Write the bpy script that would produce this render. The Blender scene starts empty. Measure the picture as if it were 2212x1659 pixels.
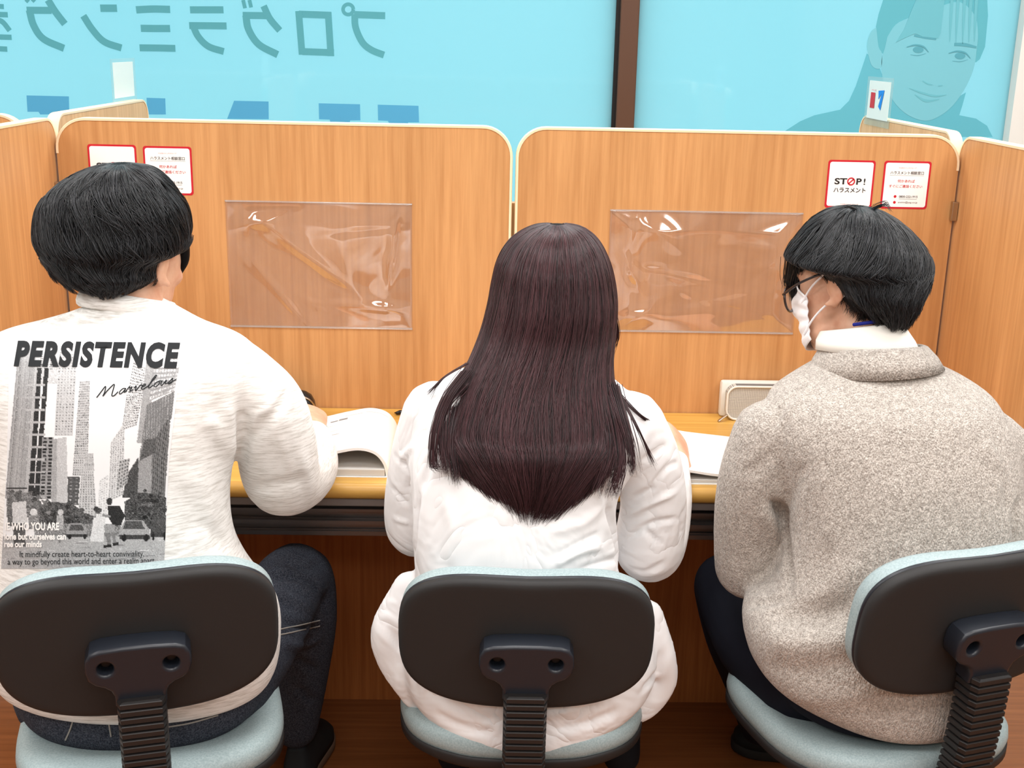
import bpy, bmesh, math, random
import numpy as np
from mathutils import Vector, Matrix
from mathutils.bvhtree import BVHTree

# ------------------------------------------------------------------ camera, world, light, exposure
PITCH, YAW, ROLL = math.radians(15.98668578), math.radians(1.44068128), math.radians(1.26303748)
FPX, CAM_Z = 2570.26, 1.51206771
W, H = 2212, 1659
DESK_Z, PANEL_Y, PANEL_TOP, DESK_FRONT = 0.72, 2.5505, 1.34387, 2.0772
LEFT_X, RIGHT_X, MID_X = -0.903, 1.0091, 0.0581
GLASS_Y = 4.3

scene = bpy.context.scene
COL = scene.collection
_cy, _sy = math.cos(YAW), math.sin(YAW)
FWD = np.array([_sy * math.cos(PITCH), _cy * math.cos(PITCH), -math.sin(PITCH)])
_rt = np.array([_cy, -_sy, 0.0]); _up = np.cross(_rt, FWD)
RT = math.cos(ROLL) * _rt + math.sin(ROLL) * _up
UP = -math.sin(ROLL) * _rt + math.cos(ROLL) * _up
CAM = np.array([0.0, 0.0, CAM_Z])

cam_data = bpy.data.cameras.new('camera')
cam_data.sensor_fit = 'HORIZONTAL'; cam_data.sensor_width = 36.0
cam_data.lens = FPX / W * 36.0
cam_data.clip_start = 0.05
cam = bpy.data.objects.new('camera', cam_data); COL.objects.link(cam)
m4 = Matrix.Identity(4)
for i in range(3):
    m4[i][0], m4[i][1], m4[i][2], m4[i][3] = RT[i], UP[i], -FWD[i], CAM[i]
cam.matrix_world = m4
scene.camera = cam

scene.view_settings.view_transform = 'Standard'
scene.view_settings.look = 'None'
scene.view_settings.gamma = 1.0
scene.view_settings.use_curve_mapping = False
scene.view_settings.exposure = 0.0
scene.cycles.use_denoising = True
scene.cycles.max_bounces = 8
scene.cycles.diffuse_bounces = 4
scene.cycles.transparent_max_bounces = 12

world = bpy.data.worlds.new('daylight'); scene.world = world
world.use_nodes = True
_bg = world.node_tree.nodes['Background']
_bg.inputs['Color'].default_value = (0.93, 0.97, 1.0, 1)
_bg.inputs['Strength'].default_value = 1.25            # overcast daylight behind the film-covered glass

LAMP_W = 18.5                                          # watts of each ceiling light
LAMP_COL = (1.0, 1.0, 1.0)

# ------------------------------------------------------------------ points of the place seen along a camera ray
def ray(px, py):
    return FWD * FPX + RT * (px - W / 2) - UP * (py - H / 2)
def at(px, py, Y):
    d = ray(px, py); return CAM + d * (Y / d[1])
def atz(px, py, z):
    d = ray(px, py); return CAM + d * ((z - CAM_Z) / d[2])
def atx(px, py, x):
    d = ray(px, py); return CAM + d * (x / d[0])
def dist_px(p):                                        # metres per pixel at point p
    return float(np.dot(np.asarray(p) - CAM, FWD)) / FPX

# ------------------------------------------------------------------ object helpers
def tag(o, label=None, cat=None, group=None, kind=None):
    if label: o['label'] = label
    if cat: o['category'] = cat
    if group: o['group'] = group
    if kind: o['kind'] = kind
    return o
def thing(name, label, cat, loc=(0, 0, 0), rotz=0.0, group=None):
    o = bpy.data.objects.new(name, None); COL.objects.link(o)
    o.location = loc; o.rotation_euler = (0, 0, rotz); o.empty_display_size = 0.1
    return tag(o, label, cat, group)
def mesh_of(V, F, name='mesh'):
    me = bpy.data.meshes.new(name)
    me.from_pydata([tuple(map(float, v)) for v in V], [], [tuple(int(i) for i in f) for f in F])
    me.validate(); me.update()
    return me
def link(name, me, mat=None, parent=None, smooth=True, sharp=None, world_space=False):
    o = bpy.data.objects.new(name, me); COL.objects.link(o)
    if mat is not None:
        for k in (mat if isinstance(mat, (list, tuple)) else [mat]): me.materials.append(k)
    if smooth:
        me.shade_smooth()
        if sharp: me.set_sharp_from_angle(angle=math.radians(sharp))
    if parent is not None:
        o.parent = parent
        if world_space:                                # mesh was written in world coordinates
            inv = (Matrix.Translation(parent.location) @ parent.rotation_euler.to_matrix().to_4x4()).inverted()
            me.transform(inv)
    return o
def obj(name, VF, mat=None, parent=None, **k):
    return link(name, mesh_of(VF[0], VF[1], name), mat, parent, **k)
def join(*parts):
    V, F, n = [], [], 0
    for v, f in parts:
        v = np.asarray(v, float); V.append(v); F += [tuple(i + n for i in q) for q in f]; n += len(v)
    return np.concatenate(V), F
def place(VF, M):
    V = np.asarray(VF[0], float); M = np.array(M)
    return V @ M[:3, :3].T + M[:3, 3], VF[1]
def shift(VF, d): return np.asarray(VF[0], float) + np.asarray(d, float), VF[1]
def rotz_m(a, loc=(0, 0, 0)): return Matrix.Translation(Vector(loc)) @ Matrix.Rotation(a, 4, 'Z')

def bm_out(bm):
    bm.verts.ensure_lookup_table(); bm.verts.index_update()
    V = np.array([v.co[:] for v in bm.verts]); F = [tuple(v.index for v in f.verts) for f in bm.faces]
    bm.free(); return V, F
def box(x0, x1, y0, y1, z0, z1, bev=0.0, seg=2):
    bm = bmesh.new(); bmesh.ops.create_cube(bm, size=1)
    for v in bm.verts:
        v.co = ((x0 + x1) / 2 + v.co.x * (x1 - x0), (y0 + y1) / 2 + v.co.y * (y1 - y0), (z0 + z1) / 2 + v.co.z * (z1 - z0))
    if bev: bmesh.ops.bevel(bm, geom=bm.edges[:], offset=bev, segments=seg, affect='EDGES', profile=0.5)
    return bm_out(bm)
def loft(rings, cap=True, closed=True):
    n = len(rings[0]); V = np.concatenate([np.asarray(r, float) for r in rings]); F = []
    m = n if closed else n - 1
    for i in range(len(rings) - 1):
        a, b = i * n, (i + 1) * n
        for j in range(m):
            k = (j + 1) % n; F.append((a + j, a + k, b + k, b + j))
    if cap and closed:
        F.append(tuple(range(n - 1, -1, -1))); F.append(tuple((len(rings) - 1) * n + j for j in range(n)))
    return V, F
def catmull(P, n):
    P = np.asarray(P, float); m = len(P)
    Q = np.concatenate([[2 * P[0] - P[1]], P, [2 * P[-1] - P[-2]]]); out = []
    for i in range(m - 1):
        p0, p1, p2, p3 = Q[i:i + 4]
        for t in np.linspace(0, 1, n, endpoint=False):
            out.append(.5 * (2 * p1 + (p2 - p0) * t + (2 * p0 - 5 * p1 + 4 * p2 - p3) * t * t + (3 * p1 - p0 - 3 * p2 + p3) * t ** 3))
    out.append(P[-1]); return np.array(out)
def tube(P, R, n=16, res=5, flat=None, up=(0, 0, 1), dome=True):
    """tapered tube through points P with radii R; flat = (width factor, height factor)"""
    A = np.concatenate([np.asarray(P, float), np.asarray(R, float).reshape(len(P), -1)], 1)
    A = catmull(A, res) if res > 1 else A
    C, R = A[:, :3], A[:, 3:]
    T = np.gradient(C, axis=0); T /= np.linalg.norm(T, axis=1)[:, None] + 1e-12
    s = np.cross(T[0], up)
    if np.linalg.norm(s) < 1e-3: s = np.cross(T[0], (1, 0.1, 0))
    s /= np.linalg.norm(s); rings = []
    ang = np.linspace(0, 2 * math.pi, n, endpoint=False)
    def ring(c, t, s, r1, r2):
        u = np.cross(s, t); return c + np.outer(np.cos(ang) * r1, s) + np.outer(np.sin(ang) * r2, u)
    fw, fh = flat or (1, 1); frames = []
    for c, t, r in zip(C, T, R):
        s = s - t * np.dot(s, t); s /= np.linalg.norm(s); frames.append((c, t, s.copy(), r))
    def dm(fr, sg):
        c, t, s, r = fr; rr = r.mean()
        return [ring(c + sg * t * rr * math.sin(a), t, s, r[0] * fw * math.cos(a), r[-1] * fh * math.cos(a)) for a in (0.5, 1.0, 1.4)]
    if dome: rings += dm(frames[0], -1)[::-1]
    rings += [ring(c, t, s, r[0] * fw, r[-1] * fh) for c, t, s, r in frames]
    if dome: rings += dm(frames[-1], 1)
    return loft(rings)
def ball(c, r, M=None, n=24, m=14):
    r = np.broadcast_to(np.asarray(r, float), 3); rings = []
    ang = np.linspace(0, 2 * math.pi, n, endpoint=False)
    for t in np.linspace(0.08, math.pi - 0.08, m):
        rings.append(np.stack([np.cos(ang) * math.sin(t) * r[0], np.sin(ang) * math.sin(t) * r[1], np.full(n, -math.cos(t) * r[2])], 1))
    V, F = loft(rings)
    if M is not None: V = V @ np.array(M)[:3, :3].T
    return V + np.asarray(c, float), F
def ring_xy(c, rx, ry, e=2.0, n=40, yaw=0.0):
    a = np.linspace(0, 2 * math.pi, n, endpoint=False) - math.pi / 2
    ca, sa = np.cos(a), np.sin(a)
    x = np.sign(ca) * np.abs(ca) ** (2 / e) * rx; y = np.sign(sa) * np.abs(sa) ** (2 / e) * ry
    return np.stack([c[0] + x * math.cos(yaw) - y * math.sin(yaw), c[1] + x * math.sin(yaw) + y * math.cos(yaw), np.full(n, c[2])], 1)
def row_ring(py, xl, xr, Y, depth, e=2.2, n=40, yaw=0.0):
    """horizontal body section whose sides meet pixel columns xl, xr of row py at distance Y"""
    a, b = at(xl, py, Y), at(xr, py, Y); c = (a + b) / 2
    return ring_xy(c, abs(b[0] - a[0]) / 2, depth, e, n, yaw)
def rows_loft(rows, n=40, sub=4):
    A = catmull(np.array([list(r) + [2.2] * (6 - len(r)) for r in rows], float), sub)
    return loft([row_ring(*r, n=n) for r in A])
def prism(poly, y0, y1):
    """polygon in (x, z) extruded along y"""
    n = len(poly)
    V = [(p[0], y0, p[1]) for p in poly] + [(p[0], y1, p[1]) for p in poly]
    F = [tuple(range(n)), tuple(range(2 * n - 1, n - 1, -1))] + [(i, i + n, (i + 1) % n + n, (i + 1) % n) for i in range(n)]
    bm = bmesh.new(); vs = [bm.verts.new(v) for v in V]
    for f in F: bm.faces.new([vs[i] for i in f])
    bmesh.ops.recalc_face_normals(bm, faces=bm.faces[:])
    return bm_out(bm)
def round_rect(x0, x1, z0, z1, r, n=8, corners=(1, 1, 1, 1)):
    out = []
    for k, (cx, cz, a0) in enumerate(((x1 - r, z1 - r, 0), (x0 + r, z1 - r, 90), (x0 + r, z0 + r, 180), (x1 - r, z0 + r, 270))):
        if corners[k]:
            for i in range(n + 1):
                a = math.radians(a0 + 90 * i / n); out.append((cx + r * math.cos(a), cz + r * math.sin(a)))
        else:
            out.append(((x1, x0, x0, x1)[k], (z1, z1, z0, z0)[k]))
    return out
def extrude_x(prof, x0, x1):
    """profile in (y, z) extruded along x"""
    V, F = prism([(p[0], p[1]) for p in prof], x0, x1)
    V = np.asarray(V); return np.stack([V[:, 1], V[:, 0], V[:, 2]], 1), [f[::-1] for f in F]
def curve_mesh(splines, extrude, bevel=0.0, name='outline'):
    """2-D outlines (holes allowed) filled and extruded through a curve, returned as arrays in (x, y, z=extrude)"""
    cu = bpy.data.curves.new(name, 'CURVE'); cu.dimensions = '2D'; cu.fill_mode = 'BOTH'
    cu.extrude = extrude; cu.bevel_depth = bevel; cu.bevel_resolution = 3
    for s in splines:
        sp = cu.splines.new('POLY'); sp.points.add(len(s) - 1); sp.use_cyclic_u = True
        for p, q in zip(sp.points, s): p.co = (q[0], q[1], 0, 1)
    o = bpy.data.objects.new(name, cu); COL.objects.link(o)
    dg = bpy.context.evaluated_depsgraph_get(); me = o.evaluated_get(dg).to_mesh()
    V = np.array([v.co[:] for v in me.vertices]); F = [tuple(p.vertices) for p in me.polygons]
    o.evaluated_get(dg).to_mesh_clear(); bpy.data.objects.remove(o); bpy.data.curves.remove(cu)
    return V, F
def text_mesh(s, width=None, height=None, bold=0.0, shear=0.0, spacing=1.0, extrude=0.0):
    """lettering as flat arrays in (x, y), centred, scaled to width / height"""
    cu = bpy.data.curves.new('lettering', 'FONT'); cu.body = s; cu.offset = bold; cu.shear = shear
    cu.space_character = spacing; cu.extrude = extrude; cu.resolution_u = 4; cu.fill_mode = 'FRONT' if not extrude else 'BOTH'
    o = bpy.data.objects.new('lettering', cu); COL.objects.link(o)
    dg = bpy.context.evaluated_depsgraph_get(); me = o.evaluated_get(dg).to_mesh()
    V = np.array([v.co[:] for v in me.vertices]).reshape(-1, 3); F = [tuple(p.vertices) for p in me.polygons]
    o.evaluated_get(dg).to_mesh_clear(); bpy.data.objects.remove(o); bpy.data.curves.remove(cu)
    if not len(V): return V, F
    lo, hi = V.min(0), V.max(0); V[:, :2] -= ((lo + hi) / 2)[:2]
    sx = width / (hi[0] - lo[0]) if width else None; sy = height / (hi[1] - lo[1]) if height else None
    V[:, 0] *= sx or sy; V[:, 1] *= sy or sx
    return V, F
def stroke2d(P, w, res=6, closed=False):
    """flat ribbon of width w along 2-D points"""
    P = catmull(P, res) if res > 1 else np.asarray(P, float)
    w = np.atleast_1d(np.asarray(w, float)); w = np.interp(np.linspace(0, 1, len(P)), np.linspace(0, 1, len(w)), w)
    T = np.gradient(P, axis=0); T /= np.linalg.norm(T, axis=1)[:, None] + 1e-9
    N = np.stack([-T[:, 1], T[:, 0]], 1) * (w[:, None] / 2)
    V = np.concatenate([P - N, P + N]); n = len(P)
    V = np.concatenate([V, np.zeros((2 * n, 1))], 1)
    return V, [(i, i + 1, n + i + 1, n + i) for i in range(n - 1)]
def union(parts, voxel, smooth=4, factor=0.5, name='body'):
    """closed overlapping shapes fused into one continuous skin"""
    V, F = join(*parts); me = mesh_of(V, F); o = bpy.data.objects.new('fuse', me); COL.objects.link(o)
    r = o.modifiers.new('r', 'REMESH'); r.mode = 'VOXEL'; r.voxel_size = voxel; r.use_smooth_shade = True
    if smooth:
        s = o.modifiers.new('s', 'SMOOTH'); s.iterations = smooth; s.factor = factor
    dg = bpy.context.evaluated_depsgraph_get()
    out = bpy.data.meshes.new_from_object(o.evaluated_get(dg)); out.name = name
    bpy.data.objects.remove(o); bpy.data.meshes.remove(me)
    out.materials.clear()
    return out
def coords(me):
    V = np.empty(len(me.vertices) * 3); me.vertices.foreach_get('co', V); return V.reshape(-1, 3)
def normals(me):
    N = np.empty(len(me.vertices) * 3); me.vertices.foreach_get('normal', N); return N.reshape(-1, 3)
def set_coords(me, V):
    me.vertices.foreach_set('co', np.ascontiguousarray(V, dtype=np.float64).ravel()); me.update()
def bvh_of(me):
    return BVHTree.FromPolygons([v.co[:] for v in me.vertices], [tuple(p.vertices) for p in me.polygons])
def hit(bvh, px, py):
    d = Vector(ray(px, py)).normalized(); r = bvh.ray_cast(Vector(CAM), d)
    return (np.array(r[0]), np.array(r[1])) if r[0] is not None else (None, None)
def folds(me, lines):
    """cloth folds: each line = (pixel points of the crease on the cloth, half width, height)"""
    bvh = bvh_of(me); V = coords(me); N = normals(me); D = np.zeros(len(V))
    for pts, w, amp in lines:
        P = catmull(pts, 6) if len(pts) > 2 else np.array([np.array(pts[0]) * (1 - t) + np.array(pts[1]) * t for t in np.linspace(0, 1, 8)])
        H3 = [hit(bvh, *p)[0] for p in P]; H3 = np.array([h for h in H3 if h is not None])
        if len(H3) < 2: continue
        lo, hi = H3.min(0) - 4 * w, H3.max(0) + 4 * w
        idx = np.where(np.all((V > lo) & (V < hi), axis=1))[0]
        if not len(idx): continue
        v = V[idx]; best = np.full(len(idx), 9.0); tt = np.zeros(len(idx)); k = len(H3) - 1
        for i in range(k):
            a, b = H3[i], H3[i + 1]; ab = b - a; L = ab @ ab
            if L < 1e-10 or L > .01: continue
            t = np.clip(((v - a) @ ab) / L, 0, 1); dd = np.linalg.norm(v - (a + t[:, None] * ab), axis=1)
            m = dd < best; best[m] = dd[m]; tt[m] = (i + t[m]) / k
        taper = np.clip(np.minimum(tt, 1 - tt) * 5, 0.15, 1)
        D[idx] += amp * taper * (np.exp(-(best / w) ** 2) - 0.35 * np.exp(-(best / (2.2 * w)) ** 2))
    set_coords(me, V + N * D[:, None])
def wobble(me, amp, freq, seed=0, stretch=(1, 1, 1)):
    """soft irregularity of cloth"""
    rng = np.random.default_rng(seed); V = coords(me); N = normals(me); S = V * np.array(stretch); d = 0
    for k in range(7):
        w = rng.normal(size=3); w /= np.linalg.norm(w); f = freq * rng.uniform(.6, 1.7)
        d = d + np.sin(S @ w * f + rng.uniform(0, 6.3)) * rng.uniform(.5, 1)
    set_coords(me, V + N * (amp * d / 3)[:, None])

# ------------------------------------------------------------------ materials
def mat(name, col, rough=0.5, spec=0.3, metal=0.0, sheen=0.0):
    m = bpy.data.materials.new(name); m.use_nodes = True; b = m.node_tree.nodes['Principled BSDF']
    b.inputs['Base Color'].default_value = (*col, 1); b.inputs['Roughness'].default_value = rough
    b.inputs['Specular IOR Level'].default_value = spec; b.inputs['Metallic'].default_value = metal
    if sheen:
        b.inputs['Sheen Weight'].default_value = sheen; b.inputs['Sheen Roughness'].default_value = 0.6
    return m
def nd(m, t, **k):
    n = m.node_tree.nodes.new(t)
    for a, v in k.items(): setattr(n, a, v)
    return n
def ln(m, a, b): m.node_tree.links.new(a, b)
def bsdf(m): return m.node_tree.nodes['Principled BSDF']
def srgb(r, g, b):
    f = lambda c: (c / 255 / 12.92) if c <= 10 else ((c / 255 + .055) / 1.055) ** 2.4
    return (f(r), f(g), f(b))
def noise_col(m, scale, c1, c2, detail=4, rough=.6, pos=(.35, .65), xyz=(1, 1, 1), coord='Object', mixto=None, dist=0):
    tc = nd(m, 'ShaderNodeTexCoord'); mp = nd(m, 'ShaderNodeMapping'); mp.inputs['Scale'].default_value = xyz
    nz = nd(m, 'ShaderNodeTexNoise'); nz.inputs['Scale'].default_value = scale; nz.inputs['Detail'].default_value = detail
    nz.inputs['Roughness'].default_value = rough; nz.inputs['Distortion'].default_value = dist
    rp = nd(m, 'ShaderNodeValToRGB'); rp.color_ramp.elements[0].position, rp.color_ramp.elements[1].position = pos
    rp.color_ramp.elements[0].color = (*c1, 1); rp.color_ramp.elements[1].color = (*c2, 1)
    ln(m, tc.outputs[coord], mp.inputs[0]); ln(m, mp.outputs[0], nz.inputs['Vector']); ln(m, nz.outputs['Fac'], rp.inputs[0])
    return rp, nz, mp
def bump(m, sock, strength=.2, dist=.002):
    b = nd(m, 'ShaderNodeBump'); b.inputs['Strength'].default_value = strength; b.inputs['Distance'].default_value = dist
    ln(m, sock, b.inputs['Height']); ln(m, b.outputs[0], bsdf(m).inputs['Normal']); return b
def wood(name, light, dark, axis='z', rough=.42, spec=.25):
    m = mat(name, light, rough, spec)
    s = {'z': (1, 1, .035), 'x': (.03, 1, 1), 'y': (1, .03, 1)}[axis]
    r1, n1, mp = noise_col(m, 85, dark, light, 5, .65, (.3, .62), s)
    r2, n2, _ = noise_col(m, 7, (.90, .885, .86), (1.03, 1.03, 1.03), 3, .55, (.32, .68), {'z': (1, 1, .12), 'x': (.1, 1, 1), 'y': (1, .1, 1)}[axis], dist=1.2)
    mx = nd(m, 'ShaderNodeMix', data_type='RGBA', blend_type='MULTIPLY'); mx.inputs[0].default_value = 1
    ln(m, r1.outputs[0], mx.inputs[6]); ln(m, r2.outputs[0], mx.inputs[7]); ln(m, mx.outputs[2], bsdf(m).inputs['Base Color'])
    return m
M = {}
M['wood'] = wood('beech_laminate', srgb(209, 156, 103), srgb(189, 135, 85))
M['wood_pale'] = wood('beech_laminate_far_side', srgb(226, 182, 132), srgb(206, 158, 108))
M['edge'] = mat('pale_edge_band', srgb(244, 222, 186), .4, .3)
M['desk'] = wood('desk_laminate', srgb(222, 176, 92), srgb(204, 152, 70), 'x', .35, .3)
M['desk_edge'] = mat('desk_edge_band', srgb(196, 150, 74), .35, .35)
M['modesty'] = wood('shaded_beech_board', srgb(176, 108, 58), srgb(150, 88, 44))  # same beech as the panels, with the under-desk shade put into its colour
M['floor'] = wood('floor_boards', srgb(150, 92, 52), srgb(124, 74, 40), 'x', .35, .3)
M['rail'] = mat('black_rail', srgb(96, 90, 88), .3, .5, .75)
M['rail_grey'] = mat('grey_rail_cover', srgb(112, 104, 100), .4, .4)
M['white_paint'] = mat('white_paint', srgb(236, 234, 228), .7)
M['wall'] = mat('wall_paint', srgb(168, 162, 152), .8)
M['mullion'] = mat('brown_mullion', srgb(92, 62, 46), .4, .4)
M['black'] = mat('black_gap_strip', srgb(24, 22, 22), .5)
M['steel'] = mat('steel', srgb(190, 180, 165), .3, .5, 1.0)
M['shell'] = mat('chair_shell_plastic', srgb(41, 40, 40), .55, .3)
M['bracket'] = mat('chair_bracket_plastic', srgb(29, 33, 41), .36, .5)
M['bellows'] = mat('chair_bellows_rubber', srgb(32, 30, 30), .42, .45)
M['hole'] = mat('screw_dark', srgb(8, 8, 10), .4, .5)
m = M['cushion'] = mat('chair_vinyl', srgb(156, 174, 176), .5, .35)
_r, _n, _ = noise_col(m, 350, srgb(146, 164, 167), srgb(166, 183, 185), 2); ln(m, _r.outputs[0], bsdf(m).inputs['Base Color']); bump(m, _n.outputs['Fac'], .15, .001)
_r, _n, _ = noise_col(M['shell'], 600, (.4, .4, .4), (.6, .6, .6), 2); bump(M['shell'], _n.outputs['Fac'], .12, .0006)
M['paper'] = mat('paper', srgb(246, 246, 244), .7, .2)
M['ink'] = mat('print_black', srgb(38, 36, 38), .6)
M['ink_grey'] = mat('print_grey', srgb(150, 150, 150), .6)
M['red'] = mat('print_red', srgb(196, 32, 48), .5)
M['pink'] = mat('print_pink', srgb(226, 130, 140), .5)
M['white'] = mat('print_white', srgb(248, 247, 245), .5)
M['blue'] = mat('print_blue', srgb(20, 130, 225), .5)

def film(name, col, gloss=0.07):
    """back-lit frosted film: daylight from outside spreads through it, the face keeps a faint sheen"""
    m = bpy.data.materials.new(name); m.use_nodes = True; nt = m.node_tree; nt.nodes.clear()
    out = nd(m, 'ShaderNodeOutputMaterial'); tr = nd(m, 'ShaderNodeBsdfTranslucent'); df = nd(m, 'ShaderNodeBsdfDiffuse'); gl = nd(m, 'ShaderNodeBsdfGlossy')
    tr.inputs[0].default_value = (*col, 1); df.inputs[0].default_value = (*[c * .9 for c in col], 1); gl.inputs['Roughness'].default_value = .04
    a = nd(m, 'ShaderNodeMixShader'); a.inputs[0].default_value = .12; ln(m, tr.outputs[0], a.inputs[1]); ln(m, df.outputs[0], a.inputs[2])
    b = nd(m, 'ShaderNodeMixShader'); b.inputs[0].default_value = gloss; ln(m, a.outputs[0], b.inputs[1]); ln(m, gl.outputs[0], b.inputs[2])
    ln(m, b.outputs[0], out.inputs[0]); return m
def clear_film(name, tint, gloss, haze, rough=.03, hazecol=(.9, .85, .82)):
    m = bpy.data.materials.new(name); m.use_nodes = True; nt = m.node_tree; nt.nodes.clear()
    out = nd(m, 'ShaderNodeOutputMaterial'); tr = nd(m, 'ShaderNodeBsdfTransparent'); gl = nd(m, 'ShaderNodeBsdfGlossy'); df = nd(m, 'ShaderNodeBsdfDiffuse')
    tr.inputs[0].default_value = (*tint, 1); gl.inputs['Roughness'].default_value = rough; df.inputs[0].default_value = (*hazecol, 1)
    a = nd(m, 'ShaderNodeMixShader'); a.inputs[0].default_value = haze; ln(m, tr.outputs[0], a.inputs[1]); ln(m, df.outputs[0], a.inputs[2])
    b = nd(m, 'ShaderNodeMixShader'); b.inputs[0].default_value = gloss; ln(m, a.outputs[0], b.inputs[1]); ln(m, gl.outputs[0], b.inputs[2])
    ln(m, b.outputs[0], out.inputs[0]); return m

# ------------------------------------------------------------------ room shell
RX0, RX1, RY0, CEIL = -3.2, 2.6, -2.2, 2.6
def structure(name, VF, m, **k):
    o = obj(name, VF, m, **k); o['kind'] = 'structure'; return o
structure('floor', box(RX0, RX1, RY0, GLASS_Y + .2, -.1, 0), M['floor'], smooth=False)
structure('ceiling', box(RX0, RX1, RY0, GLASS_Y + .2, CEIL, CEIL + .1), M['white_paint'], smooth=False)
structure('wall_left', box(RX0 - .1, RX0, RY0, GLASS_Y + .2, 0, CEIL), M['wall'], smooth=False)
structure('wall_right', box(RX1, RX1 + .1, RY0, GLASS_Y + .2, 0, CEIL), M['wall'], smooth=False)
structure('wall_back', box(RX0, RX1, RY0 - .1, RY0, 0, CEIL), M['wall'], smooth=False)

# ceiling lights: housing, diffuser and the lamp itself
def ceiling_light(x, y):
    t = thing('ceiling_light', 'flat white ceiling light panel above the study booths, out of the photo', 'ceiling light', (x, y, CEIL), 0, 'ceiling lights')
    obj('housing', box(-.62, .62, -.32, .32, -.03, 0, .006), M['white_paint'], t, smooth=False)
    obj('diffuser', box(-.59, .59, -.29, .29, -.036, -.03), M['lamp'], t, smooth=False)
    L = bpy.data.lights.new('lamp', 'AREA'); L.shape = 'RECTANGLE'; L.size, L.size_y = 1.16, .56; L.energy = LAMP_W; L.color = LAMP_COL
    lo = bpy.data.objects.new('lamp', L); COL.objects.link(lo); lo.location = (0, 0, -.04); lo.parent = t
m = M['lamp'] = mat('lamp_diffuser', (.9, .9, .9), .5); bsdf(m).inputs['Emission Color'].default_value = (1, .98, .95, 1); bsdf(m).inputs['Emission Strength'].default_value = 2.0
for y in (-1.2, .3, 1.7, 3.2):
    for x in (-2.0, 0.0, 1.7): ceiling_light(x, y)

# ------------------------------------------------------------------ glass front behind the booths
GY = GLASS_Y
ml, mr = at(1334, 140, GY)[0], at(1374, 140, GY)[0]
pr = at(2186, 150, GY)[0]
M['film'] = film('cyan_window_film', srgb(192, 239, 246))
M['film_text'] = mat('teal_window_lettering', srgb(88, 164, 176), .35, .2)
M['film_blue'] = mat('blue_window_lettering', srgb(86, 168, 210), .35, .2)
w1 = structure('window_1', box(RX0, ml - .012, GY, GY + .012, .05, 2.5), M['film'], smooth=False)
w2 = structure('window_2', box(mr, pr, GY, GY + .012, .05, 2.5), M['film'], smooth=False)
structure('trim_1', box(ml, mr, GY - .03, GY + .06, 0, 2.5, .004), M['mullion'], smooth=False)
structure('trim_2', box(ml - .014, ml, GY - .012, GY + .05, 0, 2.5), M['black'], smooth=False)  # dark gap beside the mullion, put in as a black strip
structure('trim_3', box(RX0, RX1, GY - .04, GY + .1, 2.5, CEIL), M['mullion'], smooth=False)
structure('trim_4', box(RX0, RX1, GY - .02, GY + .1, 0, .05), M['mullion'], smooth=False)
structure('wall_front', box(pr, RX1, GY - .05, GY + .1, .05, 2.5), M['white_paint'], smooth=False)

class Flat:
    """flat artwork on the glass, drawn from points read off the photograph and laid on the plane of the pane"""
    def __init__(s, scale, ox, oy, inset): s.k, s.ox, s.oy, s.y = scale, ox, oy, GY - inset
    def p(s, q):
        a = at(s.ox + q[0] / s.k, s.oy + q[1] / s.k, s.y); return (a[0], a[2])
    def poly(s, pts, th=.0006, smooth=0):
        if smooth:
            P = catmull(np.array(list(pts) + [pts[0]], float), smooth)[:-1]
        else: P = pts
        return prism([s.p(q) for q in P], s.y - th, s.y)
    def line(s, pts, w, th=.0006, res=6):
        V, F = stroke2d(np.array([s.p(q) for q in pts]), np.asarray(w) / s.k * dist_px(at(1106, 100, s.y)), res if len(pts) > 2 else 1)
        a = np.stack([V[:, 0], np.full(len(V), s.y - th), V[:, 1]], 1); return a, F
f = Flat(2.353, 0, 0, .001)
J = []
ang = np.linspace(0, 2 * math.pi, 25)
glyphs = [
    [([(1770 + 26 * math.cos(a), 48 + 26 * math.sin(a)) for a in ang], 18), ([(1800, 74), (1958, 80)], 34), ([(1803, 72), (1808, 140), (1842, 215), (1888, 254), (1952, 280)], 34)],
    [([(1520, 72), (1684, 78)], 34), ([(1536, 262), (1698, 268)], 34), ([(1518, 56), (1536, 278)], 34), ([(1668, 62), (1682, 285)], 34)],
    [([(1234, 78), (1360, 80)], 34), ([(1340, 30), (1372, 95), (1422, 155)], 34), ([(1250, 78), (1264, 150), (1316, 226), (1412, 278)], 36), ([(1236, 0), (1246, 42)], 19), ([(1268, 0), (1277, 38)], 19)],
    [([(966, 50), (1136, 50)], 34), ([(962, 130), (1152, 132)], 34), ([(980, 128), (1008, 186), (1060, 236), (1138, 262)], 34)],
    [([(692, 50), (778, 46), (865, 48)], 35), ([(716, 144), (790, 145), (865, 145)], 35), ([(710, 243), (800, 244), (892, 246)], 34)],
    [([(510, 42), (595, 42)], 36), ([(424, 80), (470, 150), (530, 212), (618, 244)], 35)],
    [([(136, 52), (262, 53)], 34), ([(244, 0), (282, 60), (330, 122)], 36), ([(150, 52), (172, 130), (222, 198), (326, 246)], 36), ([(132, -4), (146, 10)], 20), ([(164, -6), (178, 8)], 20)],
    [([(-60, 72), (40, 75)], 26), ([(-40, 30), (20, 34)], 24), ([(-20, 100), (14, 112), (50, 156)], 26), ([(-60, 186), (60, 190)], 26), ([(-40, 246), (38, 250)], 26)]]
t = thing('window_lettering', 'large grey-teal mirrored katakana lettering across the left glass pane', 'lettering')
for g in glyphs:
    obj('letter', join(*[shift(f.line(p, w), (0, -.0003 * i, 0)) for i, (p, w) in enumerate(g)]), M['film_text'], t, smooth=False)
t = thing('window_lettering', 'row of blue letter tops low on the left glass pane, just above the booth panels', 'lettering')
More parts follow.
